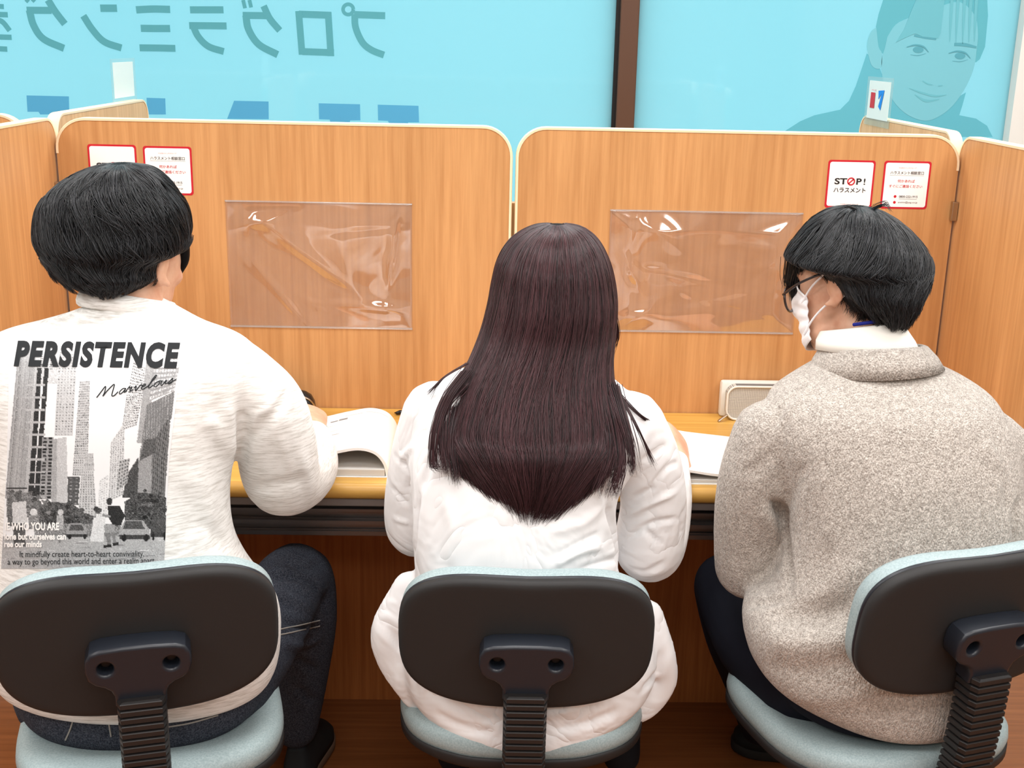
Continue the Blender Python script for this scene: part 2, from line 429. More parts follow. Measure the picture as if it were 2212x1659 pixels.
for q in ([(135, 485), (350, 490), (352, 580), (205, 582), (196, 568), (140, 568)], [(745, 497), (840, 500), (843, 582), (750, 582)], [(1190, 512), (1365, 516), (1366, 606), (1155, 604)],
          [(1620, 525), (1830, 530), (1832, 612), (1780, 612), (1778, 622), (1680, 622), (1676, 608), (1622, 606)], [(1920, 532), (2127, 538), (2130, 622), (2075, 622), (2072, 634), (1980, 632), (1972, 614), (1922, 612)]):
    obj('letter', f.poly(q), M['film_blue'], t, smooth=False)

# poster film of a person on the right-hand pane
f = Flat(4.158, 1680, 0, .0012)
c_face, c_hair, c_shirt, c_line, c_soft = [mat('poster_' + n, srgb(*c), .35, .2) for n, c in (('face', (124, 196, 211)), ('hair', (98, 180, 195)), ('shirt', (100, 184, 202)), ('features', (92, 166, 182)), ('shade', (110, 186, 200)))]
t = thing('window_poster', 'teal film portrait of a smiling person in dark top on the right glass pane', 'poster')
def lay(k): f.y = GY - .0012 - .0007 * k
lay(0)
obj('shirt', f.poly([(60, 1180), (200, 1090), (330, 1035), (560, 985), (640, 905), (700, 775), (760, 600), (800, 480), (900, 560), (1000, 860), (1250, 1000), (1640, 860), (1690, 830), (1660, 940), (1630, 1035), (1780, 1065), (1880, 1130), (1930, 1230), (60, 1230)]), c_shirt, t, smooth=False)
obj('hair', f.poly([(960, -40), (905, 130), (880, 250), (888, 330), (880, 440), (1000, 520), (1780, 560), (1815, 530), (1862, 420), (1888, 140), (1880, -40)]), c_hair, t, smooth=False)
lay(1)
fc = obj('face', f.poly([(985, 330), (960, 440), (935, 520), (932, 640), (960, 760), (1020, 880), (1100, 980), (1200, 1050), (1320, 1085), (1420, 1060), (1540, 980), (1640, 860), (1720, 720), (1768, 580), (1788, 430), (1798, 300), (1770, 140), (1640, 20), (1450, 60), (1180, 160), (1060, 220)], smooth=3), c_face, t, smooth=False)
obj('ear', f.poly([(885, 245), (842, 280), (812, 340), (800, 420), (815, 500), (840, 580), (880, 615), (928, 605), (936, 480), (905, 420)], smooth=3), c_face, t, smooth=False)
lay(2)
obj('fringe', join(shift(f.poly([(1250, -20), (1500, -20), (1462, 300), (1440, 345), (1300, 330), (1235, 300), (1120, 350), (1060, 382), (1130, 270)]), (0, -.0004, 0)),
                   *[f.line([(x + 20, -20), (x + 8, 200), (x, 392 - abs(x - 1650) * .15)], [30, 24, 6]) for x in (1545, 1600, 1660, 1715, 1765)]), c_soft, t, smooth=False)
obj('brow', f.line([(1225, 318), (1320, 330), (1425, 345)], [18, 34, 30]), c_line, t, smooth=False)
obj('brow', f.line([(1585, 398), (1680, 402), (1785, 425)], [26, 32, 18]), c_line, t, smooth=False)
for cx, cy in ((1262, 446), (1638, 502)):
    obj('eye', join(shift(f.line([(cx - 105, cy - 24), (cx - 30, cy - 42), (cx + 45, cy - 28), (cx + 92, cy + 22)], [6, 14, 14, 5]), (0, -.0008, 0)),
                    f.poly([(cx + 48 * math.cos(a), cy + 30 * math.sin(a)) for a in ang[:-1]]), f.line([(cx - 70, cy + 45), (cx, cy + 52), (cx + 70, cy + 34)], [3, 6, 3])), c_line, t, smooth=False)
obj('nose', join(f.line([(1300, 725), (1345, 752), (1390, 762)], [8, 14, 8]), f.line([(1440, 772), (1480, 768)], 9)), c_soft, t, smooth=False)
obj('mouth', join(f.line([(1180, 792), (1290, 832), (1410, 862), (1515, 852)], [6, 18, 18, 6]), f.line([(1230, 850), (1330, 905), (1450, 892)], [6, 26, 8])), c_soft, t, smooth=False)

# ------------------------------------------------------------------ study booth: panels, desk
TH = .024
def panel(name, label, u0, u1, z0, z1, r, along='x', pos=0.0, m=None, corners=(1, 1, 0, 0), hinge=''):
    """upright board with a rounded top and a pale edge band; pos = front face (y) or inner face (x)"""
    t = thing(name, label, 'partition panel', (0, 0, 0))
    out = round_rect(u0 + (.0015 if '-' in hinge else .004), u1 - (.0015 if '+' in hinge else .004), z0, z1 - .004, r, 10, corners)
    V, F = prism(out, 0, TH)
    n = len(out); P = np.array(round_rect(u0 + .002, u1 - .002, z0, z1 - .002, r, 10, corners)); P = P[:-2] if corners[2] == 0 else P
    lo = z1 - r - .012                                     # no band down a hinged side
    P = np.concatenate([[(u1 - .002, lo if '+' in hinge else z0)], P, [(u0 + .002, lo if '-' in hinge else z0)]])
    rings = []
    T = np.gradient(P, axis=0); T /= np.linalg.norm(T, axis=1)[:, None]; Nn = np.stack([T[:, 1], -T[:, 0]], 1)
    for p, q in zip(P, Nn):
        prof = [(-.0035, -.0012), (.001, -.0016), (.0022, .001), (.0022, TH - .001), (.001, TH + .0016), (-.0035, TH + .0012)]
        rings.append([(p[0] + q[0] * a, b, p[1] + q[1] * a) for a, b in prof])
    E = loft(rings)
    def put(VF):
        V = np.asarray(VF[0], float)
        if along == 'x': return V + (0, pos, 0), VF[1]
        return np.stack([pos + V[:, 1] * (1 if along == 'y+' else -1), V[:, 0], V[:, 2]], 1), VF[1]
    obj('board', put((V, F)), m or M['wood'], t, smooth=False)
    obj('edge_band', put(E), M['edge'], t, sharp=40)
    return t
panel('back_panel', 'beech-look back panel with rounded corners behind the person in the printed sweatshirt', LEFT_X, MID_X - .003, .06, PANEL_TOP, .062, 'x', PANEL_Y, hinge='-')
panel('back_panel', 'beech-look back panel with rounded corners behind the person in the beige knit', MID_X + .004, RIGHT_X, .06, PANEL_TOP, .062, 'x', PANEL_Y, hinge='+')
def clip(parent, px, py, plane):
    p = at(px, py, PANEL_Y); x = plane
    obj('hinge_clip', box(x - .006, x + .006, PANEL_Y - .016, PANEL_Y - .0025, p[2] - .02, p[2] + .02, .001), M['steel'], parent, smooth=False)
wl = panel('side_panel', 'beech-look wing panel closing the booths on the far left', DESK_FRONT, PANEL_Y + .020, .72, PANEL_TOP, .05, 'y-', LEFT_X - .0035, hinge='+')
clip(wl, 121, 412, LEFT_X + .003)
wr = panel('side_panel', 'beech-look wing panel closing the booths on the far right', DESK_FRONT, PANEL_Y + .020, .72, PANEL_TOP, .05, 'y+', RIGHT_X + .0035, hinge='+')
clip(wr, 2064, 455, RIGHT_X - .004)
panel('side_panel', 'wing panel of the opposite booths running away from the left back panel', 2.655, 3.38, 0, PANEL_TOP, .05, 'y-', -.935, M['wood_pale'])
panel('side_panel', 'wing panel of the opposite booths running away from the right back panel', 2.655, 3.34, 0, PANEL_TOP, .05, 'y+', 1.03, M['wood_pale'])
panel('back_panel', 'sliver of the neighbouring back panel beyond the left wing panel', -1.95, -.985, .06, PANEL_TOP, .062, 'x', 2.62)
structure('trim_5', box(LEFT_X + .02, RIGHT_X - .02, PANEL_Y + TH + .002, PANEL_Y + TH + .03, .06, 1.18), M['wood_pale'], smooth=False)
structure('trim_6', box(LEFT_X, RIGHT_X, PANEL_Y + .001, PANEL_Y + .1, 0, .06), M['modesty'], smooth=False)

t = thing('study_desk', 'long wood-look study desk with rounded front edge and black rail under it', 'desk', (0, 0, 0))
zt, fy = DESK_Z, DESK_FRONT
obj('desktop', box(LEFT_X + .002, RIGHT_X - .002, fy + .002, PANEL_Y - .0035, zt - .026, zt, 0), M['desk'], t, smooth=False)
prof = [(fy + .004, zt + .0002), (fy - .002, zt - .0008), (fy - .008, zt - .004), (fy - .012, zt - .009), (fy - .013, zt - .015), (fy - .012, zt - .022), (fy - .008, zt - .027), (fy + .004, zt - .029)]
obj('front_edge', extrude_x(prof, LEFT_X + .003, RIGHT_X - .003), M['desk_edge'], t, sharp=50)
obj('rail_cover', box(LEFT_X + .01, RIGHT_X - .01, fy - .004, fy + .03, zt - .044, zt - .029, .002), M['rail_grey'], t, smooth=False)
b = fy + .004; z = zt - .044
prof = [(b + .03, z)]
for h, o in ((.004, .016), (.004, .012), (.005, -.002), (.002, .001), (.009, .010), (.004, .012), (.002, .004), (.007, -.006), (.003, -.004), (.006, .006), (.004, .008), (.003, .003), (.008, -.001), (.003, .004)):
    prof.append((b + o, z)); z -= h; prof.append((b + o, z))
prof.append((b + .03, z))
obj('rail', extrude_x(prof, LEFT_X + .01, RIGHT_X - .01), M['rail'], t, smooth=False)
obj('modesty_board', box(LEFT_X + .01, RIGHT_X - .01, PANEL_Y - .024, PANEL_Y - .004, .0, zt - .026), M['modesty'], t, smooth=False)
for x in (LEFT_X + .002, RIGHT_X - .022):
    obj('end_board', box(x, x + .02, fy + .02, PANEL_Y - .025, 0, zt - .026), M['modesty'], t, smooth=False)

# ------------------------------------------------------------------ notices stuck to the panels
def lay_xz(VF, x, z, y, rot=0):
    V = np.asarray(VF[0], float); return np.stack([x + V[:, 0], np.full(len(V), y), z + V[:, 1]], 1), VF[1]
def rr_plate(x, z, w, h, r, y0, y1): return prism(round_rect(x - w / 2, x + w / 2, z - h / 2, z + h / 2, r, 6), y0, y1)
S = .1015
def sticker(px, py, kind, label):
    a = at(px, py, PANEL_Y); x, z = a[0] + S / 2, a[2] - S / 2; y = PANEL_Y
    t = thing('notice_sticker', label, 'sticker', (0, 0, 0))
    obj('border', rr_plate(x, z, S, S, .006, y - .0006, y), M['red'], t, smooth=False)
    obj('face', rr_plate(x, z, S - .008, S - .008, .005, y - .0009, y - .0006), M['white'], t, smooth=False)
    Y = y - .0012
    T = lambda s, cx, cz, w=None, h=None, **k: lay_xz(text_mesh(s, w, h, **k), x + cx, z + cz, Y)
    if kind == 'stop':
        for q in (T('ST', -.0205, .006, .027, .0135, bold=.028), T('P', .0185, .006, .0115, .0135, bold=.028), T('!', .0305, .006, .0036, .0135, bold=.012), T('ハラスメント', 0, -.0125, .069, .0105, bold=.022)): obj('lettering', q, M['ink'], t, smooth=False)
        ring = [(.0015 + .0072 * math.cos(v), .006 + .0072 * math.sin(v)) for v in np.linspace(0, 2 * math.pi, 33)]
        sg = join(stroke2d(ring, .0028, 1), stroke2d([(-.0035, .0012), (.0065, .0108)], .0028, 1))
        obj('prohibition_sign', lay_xz(sg, x, z, Y - .0002), M['red'], t, smooth=False)
        obj('group_name', T('やる気スイッチグループ', .002, -.0425, .038, None), M['pink'], t, smooth=False)
    else:
        obj('group_name', T('やる気スイッチグループ', 0, .0362, .038, None), M['pink'], t, smooth=False)
        for q in (T('ハラスメント相談窓口', 0, .026, .072, .0072, bold=.012), T('0800-222-1915', .008, -.0245, .040, .0048, bold=.012), T('anshin@yag.co.jp', .008, -.037, .042, .0048)): obj('lettering', q, M['ink'], t, smooth=False)
        for q, w_ in (([(-.037, .0205), (.037, .0205)], .0005), ([(-.012, -.0295), (.027, -.0295)], .0008)): obj('rule', lay_xz(stroke2d(q, w_, 1), x, z, Y), M['ink_grey'], t, smooth=False)
        for q in (T('何かあれば', 0, .0085, .037, .0066, bold=.01), T('すぐにご連絡ください', 0, -.0025, .072, .0066, bold=.01)): obj('message', q, M['red'], t, smooth=False)
        for cz in (-.0245, -.037):
            obj('contact_icon', lay_xz(([(-.0205 + .003 * math.cos(v), cz + .003 * math.sin(v), 0) for v in ang[:-1]], [tuple(range(24))]), x, z, Y), M['red'], t, smooth=False)
sticker(188, 311, 'stop', 'red-bordered stop harassment notice partly behind the head of the person in printed sweatshirt')
sticker(308, 315, 'info', 'red-bordered harassment helpline notice on the left back panel')
sticker(1790, 345, 'stop', 'red-bordered stop harassment notice above the head of the person in beige knit')
sticker(1911, 347, 'info', 'red-bordered harassment helpline notice on the right back panel')

# clear plastic document sleeves taped to the panels
M['sleeve'] = clear_film('clear_sleeve', (.975, .955, .94), .11, .045, .06, (.95, .88, .84))
M['sleeve_rim'] = clear_film('clear_sleeve_rim', (.95, .92, .88), .2, .3, .15)
def sleeve(px0, py0, px1, py1, seed, label):
    a, b = at(px0, py0, PANEL_Y), at(px1, py1, PANEL_Y); x0, x1, z1, z0 = a[0], b[0], a[2], b[2]
    t = thing('document_sleeve', label, 'document sleeve', (0, 0, 0))
    nx, nz = 90, 62; rng = np.random.default_rng(seed)
    X, Z = np.meshgrid(np.linspace(0, 1, nx), np.linspace(0, 1, nz)); D = np.zeros_like(X)
    for k in range(16):                                # bulges and creases of the loose film
        cx, cz = rng.uniform(0, 1, 2); th = rng.uniform(0, 3.14); L, w = rng.uniform(.12, .4), rng.uniform(.02, .1)
        u = (X - cx) * math.cos(th) + (Z - cz) * math.sin(th); v = -(X - cx) * math.sin(th) + (Z - cz) * math.cos(th)
        D += rng.uniform(-.4, 1) * .009 * np.exp(-(u / L) ** 2 - np.abs(v / w) ** 1.5)
    for k in range(5):
        w = rng.normal(size=2) * 5; D += .003 * np.sin(X * w[0] + Z * w[1] + rng.uniform(0, 6))
    edge = np.clip(np.minimum(np.minimum(X, 1 - X) * 8, np.minimum(Z, 1 - Z) * 6), 0, 1)
    D = (np.clip(D + .004, 0, .02)) * edge + .0015
    V = np.stack([x0 + X * (x1 - x0), PANEL_Y - D, z0 + Z * (z1 - z0)], -1).reshape(-1, 3)
    F = [(i * nx + j, i * nx + j + 1, (i + 1) * nx + j + 1, (i + 1) * nx + j) for i in range(nz - 1) for j in range(nx - 1)]
    o = obj('film', (V, F), M['sleeve'], t)
    so = o.modifiers.new('thickness', 'SOLIDIFY'); so.thickness = .0002
    for q in (box(x0, x1, PANEL_Y - .0026, PANEL_Y - .0004, z1 - .003, z1), box(x0, x1, PANEL_Y - .0026, PANEL_Y - .0004, z0, z0 + .004)): obj('seam', q, M['sleeve_rim'], t, smooth=False)
sleeve(486, 432, 891, 712, 3, 'creased clear plastic sleeve on the panel between the sweatshirt and the long hair')
sleeve(1318, 452, 1712, 722, 11, 'creased clear plastic sleeve on the panel between the long hair and the masked person')

# seat number cards in clear sleeves
M['card_sleeve'] = clear_film('card_sleeve', (.9, .97, .97), .06, .1)
def seat_card(x, quad, label, number):
    P = np.array([atx(*q, x) for q in quad]); y0, y1 = P[:, 1].min(), P[:, 1].max(); ys = sorted(P[:, 1]); zs = sorted(P[:, 2])
    y0, y1, z0, z1 = (ys[0] + ys[1]) / 2, (ys[2] + ys[3]) / 2, (zs[0] + zs[1]) / 2, (zs[2] + zs[3]) / 2
    t = thing('seat_card', label, 'seat card', (0, 0, 0)); w, h = y1 - y0, z1 - z0; s = 1 if x < 0 else -1
    obj('sleeve', box(x - .0012, x + .0012, y0, y1, z0, z1), M['card_sleeve'], t, smooth=False)
    obj('card', box(x - .0005, x + .0005, y0 + w * .08, y1 - w * .08, z0 + h * .14, z1 - h * .08), M['paper'], t, smooth=False)
    if number:                                         # printed side faces the middle of the room
        def on(VF, cu, cz):                            # u runs from far (left as seen) to near
            V = np.asarray(VF[0], float); return np.stack([np.full(len(V), x - .0016), y1 - (cu * w + V[:, 0]), z0 + cz * h + V[:, 1]], 1), VF[1]
        obj('number', on(stroke2d([(-w * .10, h * .10), (w * .07, h * .17), (-w * .02, -h * .17)], w * .11, 1), .60, .54), M['blue'], t, smooth=False)
        obj('logo_block', on(([(-w * .09, -h * .16, 0), (w * .09, -h * .16, 0), (w * .09, h * .16, 0), (-w * .09, h * .16, 0)], [(0, 1, 2, 3)]), .28, .52), M['red'], t, smooth=False)
        obj('caption', on(text_mesh('やる気', w * .2, h * .035), .30, .73), M['pink'], t, smooth=False)
seat_card(-.9615, [(240, 126), (293, 126), (292, 222), (243, 226)], 'blank white card in clear sleeve standing on the left far wing panel', False)
seat_card(1.0275, [(1881, 164), (1935, 171), (1915, 277), (1862, 267)], 'white seat card with blue number 1 on the right far wing panel', True)

# ------------------------------------------------------------------ swivel chairs
def super_outline(w, h, e, n=64, top_dip=0.0):
    a = np.linspace(0, 2 * math.pi, n, endpoint=False); c, s = np.cos(a), np.sin(a)
    x = np.sign(c) * np.abs(c) ** (2 / e) * w / 2; z = np.sign(s) * np.abs(s) ** (2 / e) * h / 2
    z = z - top_dip * (z > 0) * np.exp(-(x / (.28 * w)) ** 2)
    return np.stack([x, z], 1)
def cushion_loft(outline, levels, curve, fan=7):
    """outline scaled over (scale inset m, offset y) levels; curve(x, z) bends the whole pad; ends closed by shrinking rings"""
    rings = []; r = np.linalg.norm(outline, axis=1).mean()
    def ring(inset, y, k=1.0):
        P = outline * k; L = np.linalg.norm(P, axis=1)[:, None] + 1e-9
        P = P * np.clip(1 - inset / L, 0, 1); return np.stack([P[:, 0], y + curve(P[:, 0], P[:, 1]), P[:, 1]], 1)
    i0, y0 = levels[0]; i1, y1 = levels[-1]
    for k in np.linspace(.04, .94, fan): rings.append(ring(i0 * k, y0, k))
    for i, y in levels: rings.append(ring(i, y))
    for k in np.linspace(.94, .04, fan): rings.append(ring(i1 * k, y1, k))
    return loft(rings)
BOUT = super_outline(.385, .236, 3.1, 72, .006)
def chair_meshes():
    R = {}
    cv = lambda x, z: .55 * x ** 2
    R['back_shell'] = cushion_loft(BOUT, [(.012, -.012), (.005, -.0105), (.001, -.007), (0, -.003), (0, .003), (.002, .006)], cv)
    R['back_lip'] = cushion_loft(BOUT, [(.003, .004), (-.001, .006), (-.0015, .009), (.002, .012)], cv)
    R['back_cushion'] = cushion_loft(BOUT, [(.004, .008), (.002, .014), (.002, .030), (.007, .038), (.02, .043)], cv)
    hole = lambda cx: [(cx + .0155 * math.cos(v), -.006 + .0155 * math.sin(v)) for v in np.linspace(0, 2 * math.pi, 28, endpoint=False)]
    half = [(.031, -.066), (.031, -.054), (.036, -.042), (.046, -.034), (.058, -.029), (.066, -.022), (.069, -.010), (.068, .006), (.063, .015), (.052, .019), (.02, .021)]
    half = [(x * .94, z) for x, z in half]; tee = half + [(-x, z) for x, z in half[::-1]]
    V, F = curve_mesh([tee, hole(-.043), hole(.043)], .013, .005)
    R['bracket'] = (np.stack([V[:, 0], -V[:, 2] - .028, V[:, 1]], 1), F)
    hk = []
    for cx in (-.043, .043):
        a = np.linspace(0, 2 * math.pi, 20, endpoint=False); mk = lambda r, y: np.stack([cx + r * np.cos(a), np.full(20, y), -.006 + r * np.sin(a)], 1)
        hk.append(loft([mk(.0112, -.013), mk(.0112, -.026), mk(.006, -.0265), mk(.006, -.031), mk(.0025, -.031)]))
    R['screw'] = hk
    return R
CM = chair_meshes()
def chair(label, x, y, yaw, back_z, tilt=7.0):
    t = thing('swivel_chair', label, 'chair', (x, y, 0), yaw, 'swivel chairs at the study desk')
    tm = Matrix.Translation((0, -.235, back_z)) @ Matrix.Rotation(math.radians(tilt), 4, 'X')
    bk = obj('backrest', place(CM['back_shell'], tm), M['shell'], t)
    obj('rim', place(CM['back_lip'], tm), M['bracket'], bk); obj('back_cushion', place(CM['back_cushion'], tm), M['cushion'], bk)
    bk['label'] = 'dark brown plastic shell with pale blue-grey cushion'
    br = obj('bracket', place(CM['bracket'], tm), M['bracket'], t, sharp=35)
    for s in CM['screw']: obj('screw', place(s, tm), M['hole'], br, sharp=40)
    # ribbed post cover
    rings = []; ztop = back_z - .064; zbot = .36; n = int((ztop - zbot) / .0118)
    def sec(z, hw, hd):
        k = (z - zbot) / (ztop - zbot); yc = -.262 + .03 * (1 - k) ** 2 - .008 * (k - 1)
        pts = [(hw, hd), (-hw, hd), (-hw, -hd * .45), (-hw * .86, -hd), (hw * .86, -hd), (hw, -hd * .45)]
        return [(p[0], yc + p[1], z) for p in pts]
    for i in range(n):
        z = ztop - i * .0118
        for dz, sh in ((0, .0045), (.0008, .0045), (.0022, .0008), (.0034, 0), (.0098, 0), (.0110, .001)):
            rings.append(sec(z - dz, .0325 - sh, .022 - sh))
    obj('post_cover', loft(rings[::-1]), M['bellows'], t, smooth=False)
    obj('post', tube([(0, -.225, .40), (0, -.20, .365), (0, -.10, .355), (0, 0, .355)], [.02, .02, .02, .02], 10, 4, (1.5, .5)), M['steel'], t)
    so = super_outline(.415, .43, 2.9, 72)
    dish = lambda px, py: .10 * np.maximum(np.abs(px) - .09, 0) ** 1.0 * .9 + .02 * np.clip(-py / .2, 0, 1) ** 2 - .05 * np.clip(py / .2 - .4, 0, 1) ** 2
    def seat(levels):
        V, F = cushion_loft(so, [(i, 0) for i, _ in levels], lambda a, b: a * 0)
        m = len(so); nf = 7
        zz = np.concatenate([np.full(nf, levels[0][1]), [z for _, z in levels], np.full(nf, levels[-1][1])])
        Z = np.repeat(zz, m); V = np.asarray(V); x_, y_ = V[:, 0], V[:, 2]
        return np.stack([x_, y_ + .015, Z + dish(x_, y_)], 1), F
    st = obj('seat', seat([(.012, .400), (.003, .408), (.0, .420), (.002, .434), (.010, .444), (.028, .449)]), M['cushion'], t)
    obj('seat_shell', seat([(.06, .368), (.02, .378), (-.002, .392), (-.006, .402), (-.003, .408), (.006, .407)]), M['shell'], st)
    obj('gas_column', tube([(0, 0, .10), (0, 0, .37)], [.025, .022], 16, 1), M['rail'], t)
    for k in range(5):
        a = k * 2 * math.pi / 5 + .9; e = (math.cos(a) * .24, math.sin(a) * .24)
        lg = obj('base_leg', tube([(0, 0, .11), (e[0] * .5, e[1] * .5, .095), (e[0], e[1], .072)], [.028, .022, .016], 10, 4, (1, .7)), M['bellows'], t)
        obj('caster', join(place(ball((0, 0, 0), (.012, .026, .026), n=16, m=10), rotz_m(a, (e[0] - .014 * math.sin(a), e[1] + .014 * math.cos(a), .027))),
                           place(ball((0, 0, 0), (.012, .026, .026), n=16, m=10), rotz_m(a, (e[0] + .014 * math.sin(a), e[1] - .014 * math.cos(a), .027))),
                           box(e[0] - .006, e[0] + .006, e[1] - .006, e[1] + .006, .025, .075)), M['bellows'], lg)
    return t
def chair_at(label, px, py, Yb, yaw, tilt=7.0):
    """chair whose backrest middle is seen at (px, py), Yb metres away"""
    p = at(px, py, Yb); x = p[0] - math.sin(yaw) * .235; y = p[1] + math.cos(yaw) * .235
    return chair(label, x, y, yaw, p[2], tilt)
chair_at('dark swivel chair under the person in the printed white sweatshirt', 300, 1388, 1.50, math.radians(14), 9)
chair_at('dark swivel chair under the person with long dark hair', 1137, 1388, 1.60, math.radians(-1), 9)
chair_at('dark swivel chair turned aside under the person in the beige knit', 2116, 1345, 1.565, math.radians(17), 9)

# ------------------------------------------------------------------ people: materials
m = M['skin'] = mat('skin', srgb(232, 186, 158), .5, .3)
bsdf(m).inputs['Subsurface Weight'].default_value = .12; bsdf(m).inputs['Subsurface Radius'].default_value = (.01, .004, .002)
_r, _n, _ = noise_col(m, 30, srgb(214, 160, 132), srgb(228, 184, 156), 3); ln(m, _r.outputs[0], bsdf(m).inputs['Base Color'])
M['eye'] = mat('eye_white', (.8, .8, .78), .2, .5); M['iris'] = mat('iris', (.03, .02, .015), .2, .5); M['lips'] = mat('lips', srgb(196, 120, 110), .5)
m = M['sweat'] = mat('heather_sweatshirt', srgb(236, 234, 228), .9, .1, sheen=.15)
_r, _n, _ = noise_col(m, 120, srgb(203, 200, 194), srgb(241, 240, 237), 4, .65, (.34, .56), (.28, .28, 2.8)); ln(m, _r.outputs[0], bsdf(m).inputs['Base Color']); bump(m, _n.outputs['Fac'], .08, .0006)
m = M['blouse'] = mat('white_blouse', srgb(244, 244, 245), .75, .2, sheen=.1)
_r, _n, _ = noise_col(m, 8, (.4, .4, .4), (.6, .6, .6), 3, .5, dist=.9)
_s = nd(m, 'ShaderNodeMath', operation='SUBTRACT'); _s.inputs[1].default_value = .5; _a = nd(m, 'ShaderNodeMath', operation='ABSOLUTE'); _q = nd(m, 'ShaderNodeMath', operation='POWER'); _q.inputs[1].default_value = .7
ln(m, _n.outputs['Fac'], _s.inputs[0]); ln(m, _s.outputs[0], _a.inputs[0]); ln(m, _a.outputs[0], _q.inputs[0]); bump(m, _q.outputs[0], .35, .03)
M['shirt'] = mat('white_shirt', srgb(246, 244, 236), .8, .15)
m = M['knit'] = mat('beige_knit', srgb(206, 194, 180), .95, .05, sheen=.3)
def knit_nodes(m):
    tc = nd(m, 'ShaderNodeTexCoord')
    vo = nd(m, 'ShaderNodeTexVoronoi'); vo.inputs['Scale'].default_value = 300
    mp = nd(m, 'ShaderNodeMapping'); mp.inputs['Scale'].default_value = (1.5, 1.5, .5); ln(m, tc.outputs['Object'], mp.inputs[0]); ln(m, mp.outputs[0], vo.inputs['Vector'])
    nz = nd(m, 'ShaderNodeTexNoise'); nz.inputs['Scale'].default_value = 420; nz.inputs['Detail'].default_value = 3; ln(m, tc.outputs['Object'], nz.inputs['Vector'])
    n2 = nd(m, 'ShaderNodeTexNoise'); n2.inputs['Scale'].default_value = 130; n2.inputs['Detail'].default_value = 4; ln(m, tc.outputs['Object'], n2.inputs['Vector'])
    ad = nd(m, 'ShaderNodeMath', operation='MULTIPLY_ADD'); ad.inputs[1].default_value = .55; ln(m, n2.outputs['Fac'], ad.inputs[0]); ln(m, nz.outputs['Fac'], ad.inputs[2])
    rp = nd(m, 'ShaderNodeValToRGB'); e = rp.color_ramp.elements; e[0].position, e[1].position = .58, 1.0
    e[0].color = (*srgb(148, 139, 130), 1); e[1].color = (*srgb(214, 206, 197), 1); ln(m, ad.outputs[0], rp.inputs[0])
    ln(m, rp.outputs[0], bsdf(m).inputs['Base Color'])
    mx = nd(m, 'ShaderNodeMath', operation='SUBTRACT'); ln(m, nz.outputs['Fac'], mx.inputs[0]); ln(m, vo.outputs['Distance'], mx.inputs[1])
    wv = nd(m, 'ShaderNodeTexWave', bands_direction='X'); wv.inputs['Scale'].default_value = 42; wv.inputs['Distortion'].default_value = 5; wv.inputs['Detail'].default_value = 2; wv.inputs['Detail Scale'].default_value = 3
    ln(m, tc.outputs['Object'], wv.inputs['Vector']); wa = nd(m, 'ShaderNodeMath', operation='MULTIPLY_ADD'); wa.inputs[1].default_value = .45; ln(m, wv.outputs['Fac'], wa.inputs[0]); ln(m, mx.outputs[0], wa.inputs[2])
    bump(m, wa.outputs[0], .6, .0035)
knit_nodes(m)
m = M['denim'] = mat('washed_black_denim', srgb(52, 56, 66), .85, .15)
_r, _n, _ = noise_col(m, 420, srgb(34, 38, 48), srgb(78, 82, 92), 3, .7, (.4, .68)); ln(m, _r.outputs[0], bsdf(m).inputs['Base Color'])
M['stitch'] = mat('denim_stitch', srgb(150, 146, 140), .8)
M['navy'] = mat('navy_trousers', srgb(22, 24, 34), .85, .15)
M['black_cloth'] = mat('black_trousers', srgb(24, 24, 28), .85, .15)
m = M['sneaker'] = mat('dark_mesh_sneaker', srgb(34, 36, 38), .8, .2)
M['sole'] = mat('tan_sole', srgb(112, 92, 76), .7); M['sole_dark'] = mat('dark_sole', srgb(40, 40, 40), .7); M['lace'] = mat('pale_lace', srgb(170, 168, 162), .8)
M['mask'] = mat('face_mask', srgb(246, 244, 246), .85, .1)
M['frame'] = mat('spectacle_frame', srgb(48, 32, 28), .25, .5); M['lens'] = clear_film('spectacle_lens', (.93, .93, .93), .08, .02)
M['lanyard'] = mat('blue_lanyard', srgb(32, 44, 150), .6)
def hair_mats(name, c_cap, c_strand, rough=.34, spec=.35):
    a = mat(name + '_hair', c_cap, .6, .08)
    b = mat(name + '_hair_strand', c_strand, rough, spec)
    hi = nd(b, 'ShaderNodeHairInfo'); rp = nd(b, 'ShaderNodeValToRGB'); e = rp.color_ramp.elements; e[0].color = (*[c * .25 for c in c_strand], 1); e[1].color = (*[c * 2.6 for c in c_strand], 1); e[1].position = .95
    ln(b, hi.outputs['Random'], rp.inputs[0]); ln(b, rp.outputs[0], bsdf(b).inputs['Base Color']); return a, b
M['hair_black'], M['strand_black'] = hair_mats('black', (.004, .004, .005), (.009, .0095, .011))
M['hair_brown'], M['strand_brown'] = hair_mats('dark_brown', (.005, .003, .0035), (.026, .010, .0115), .34, .3)

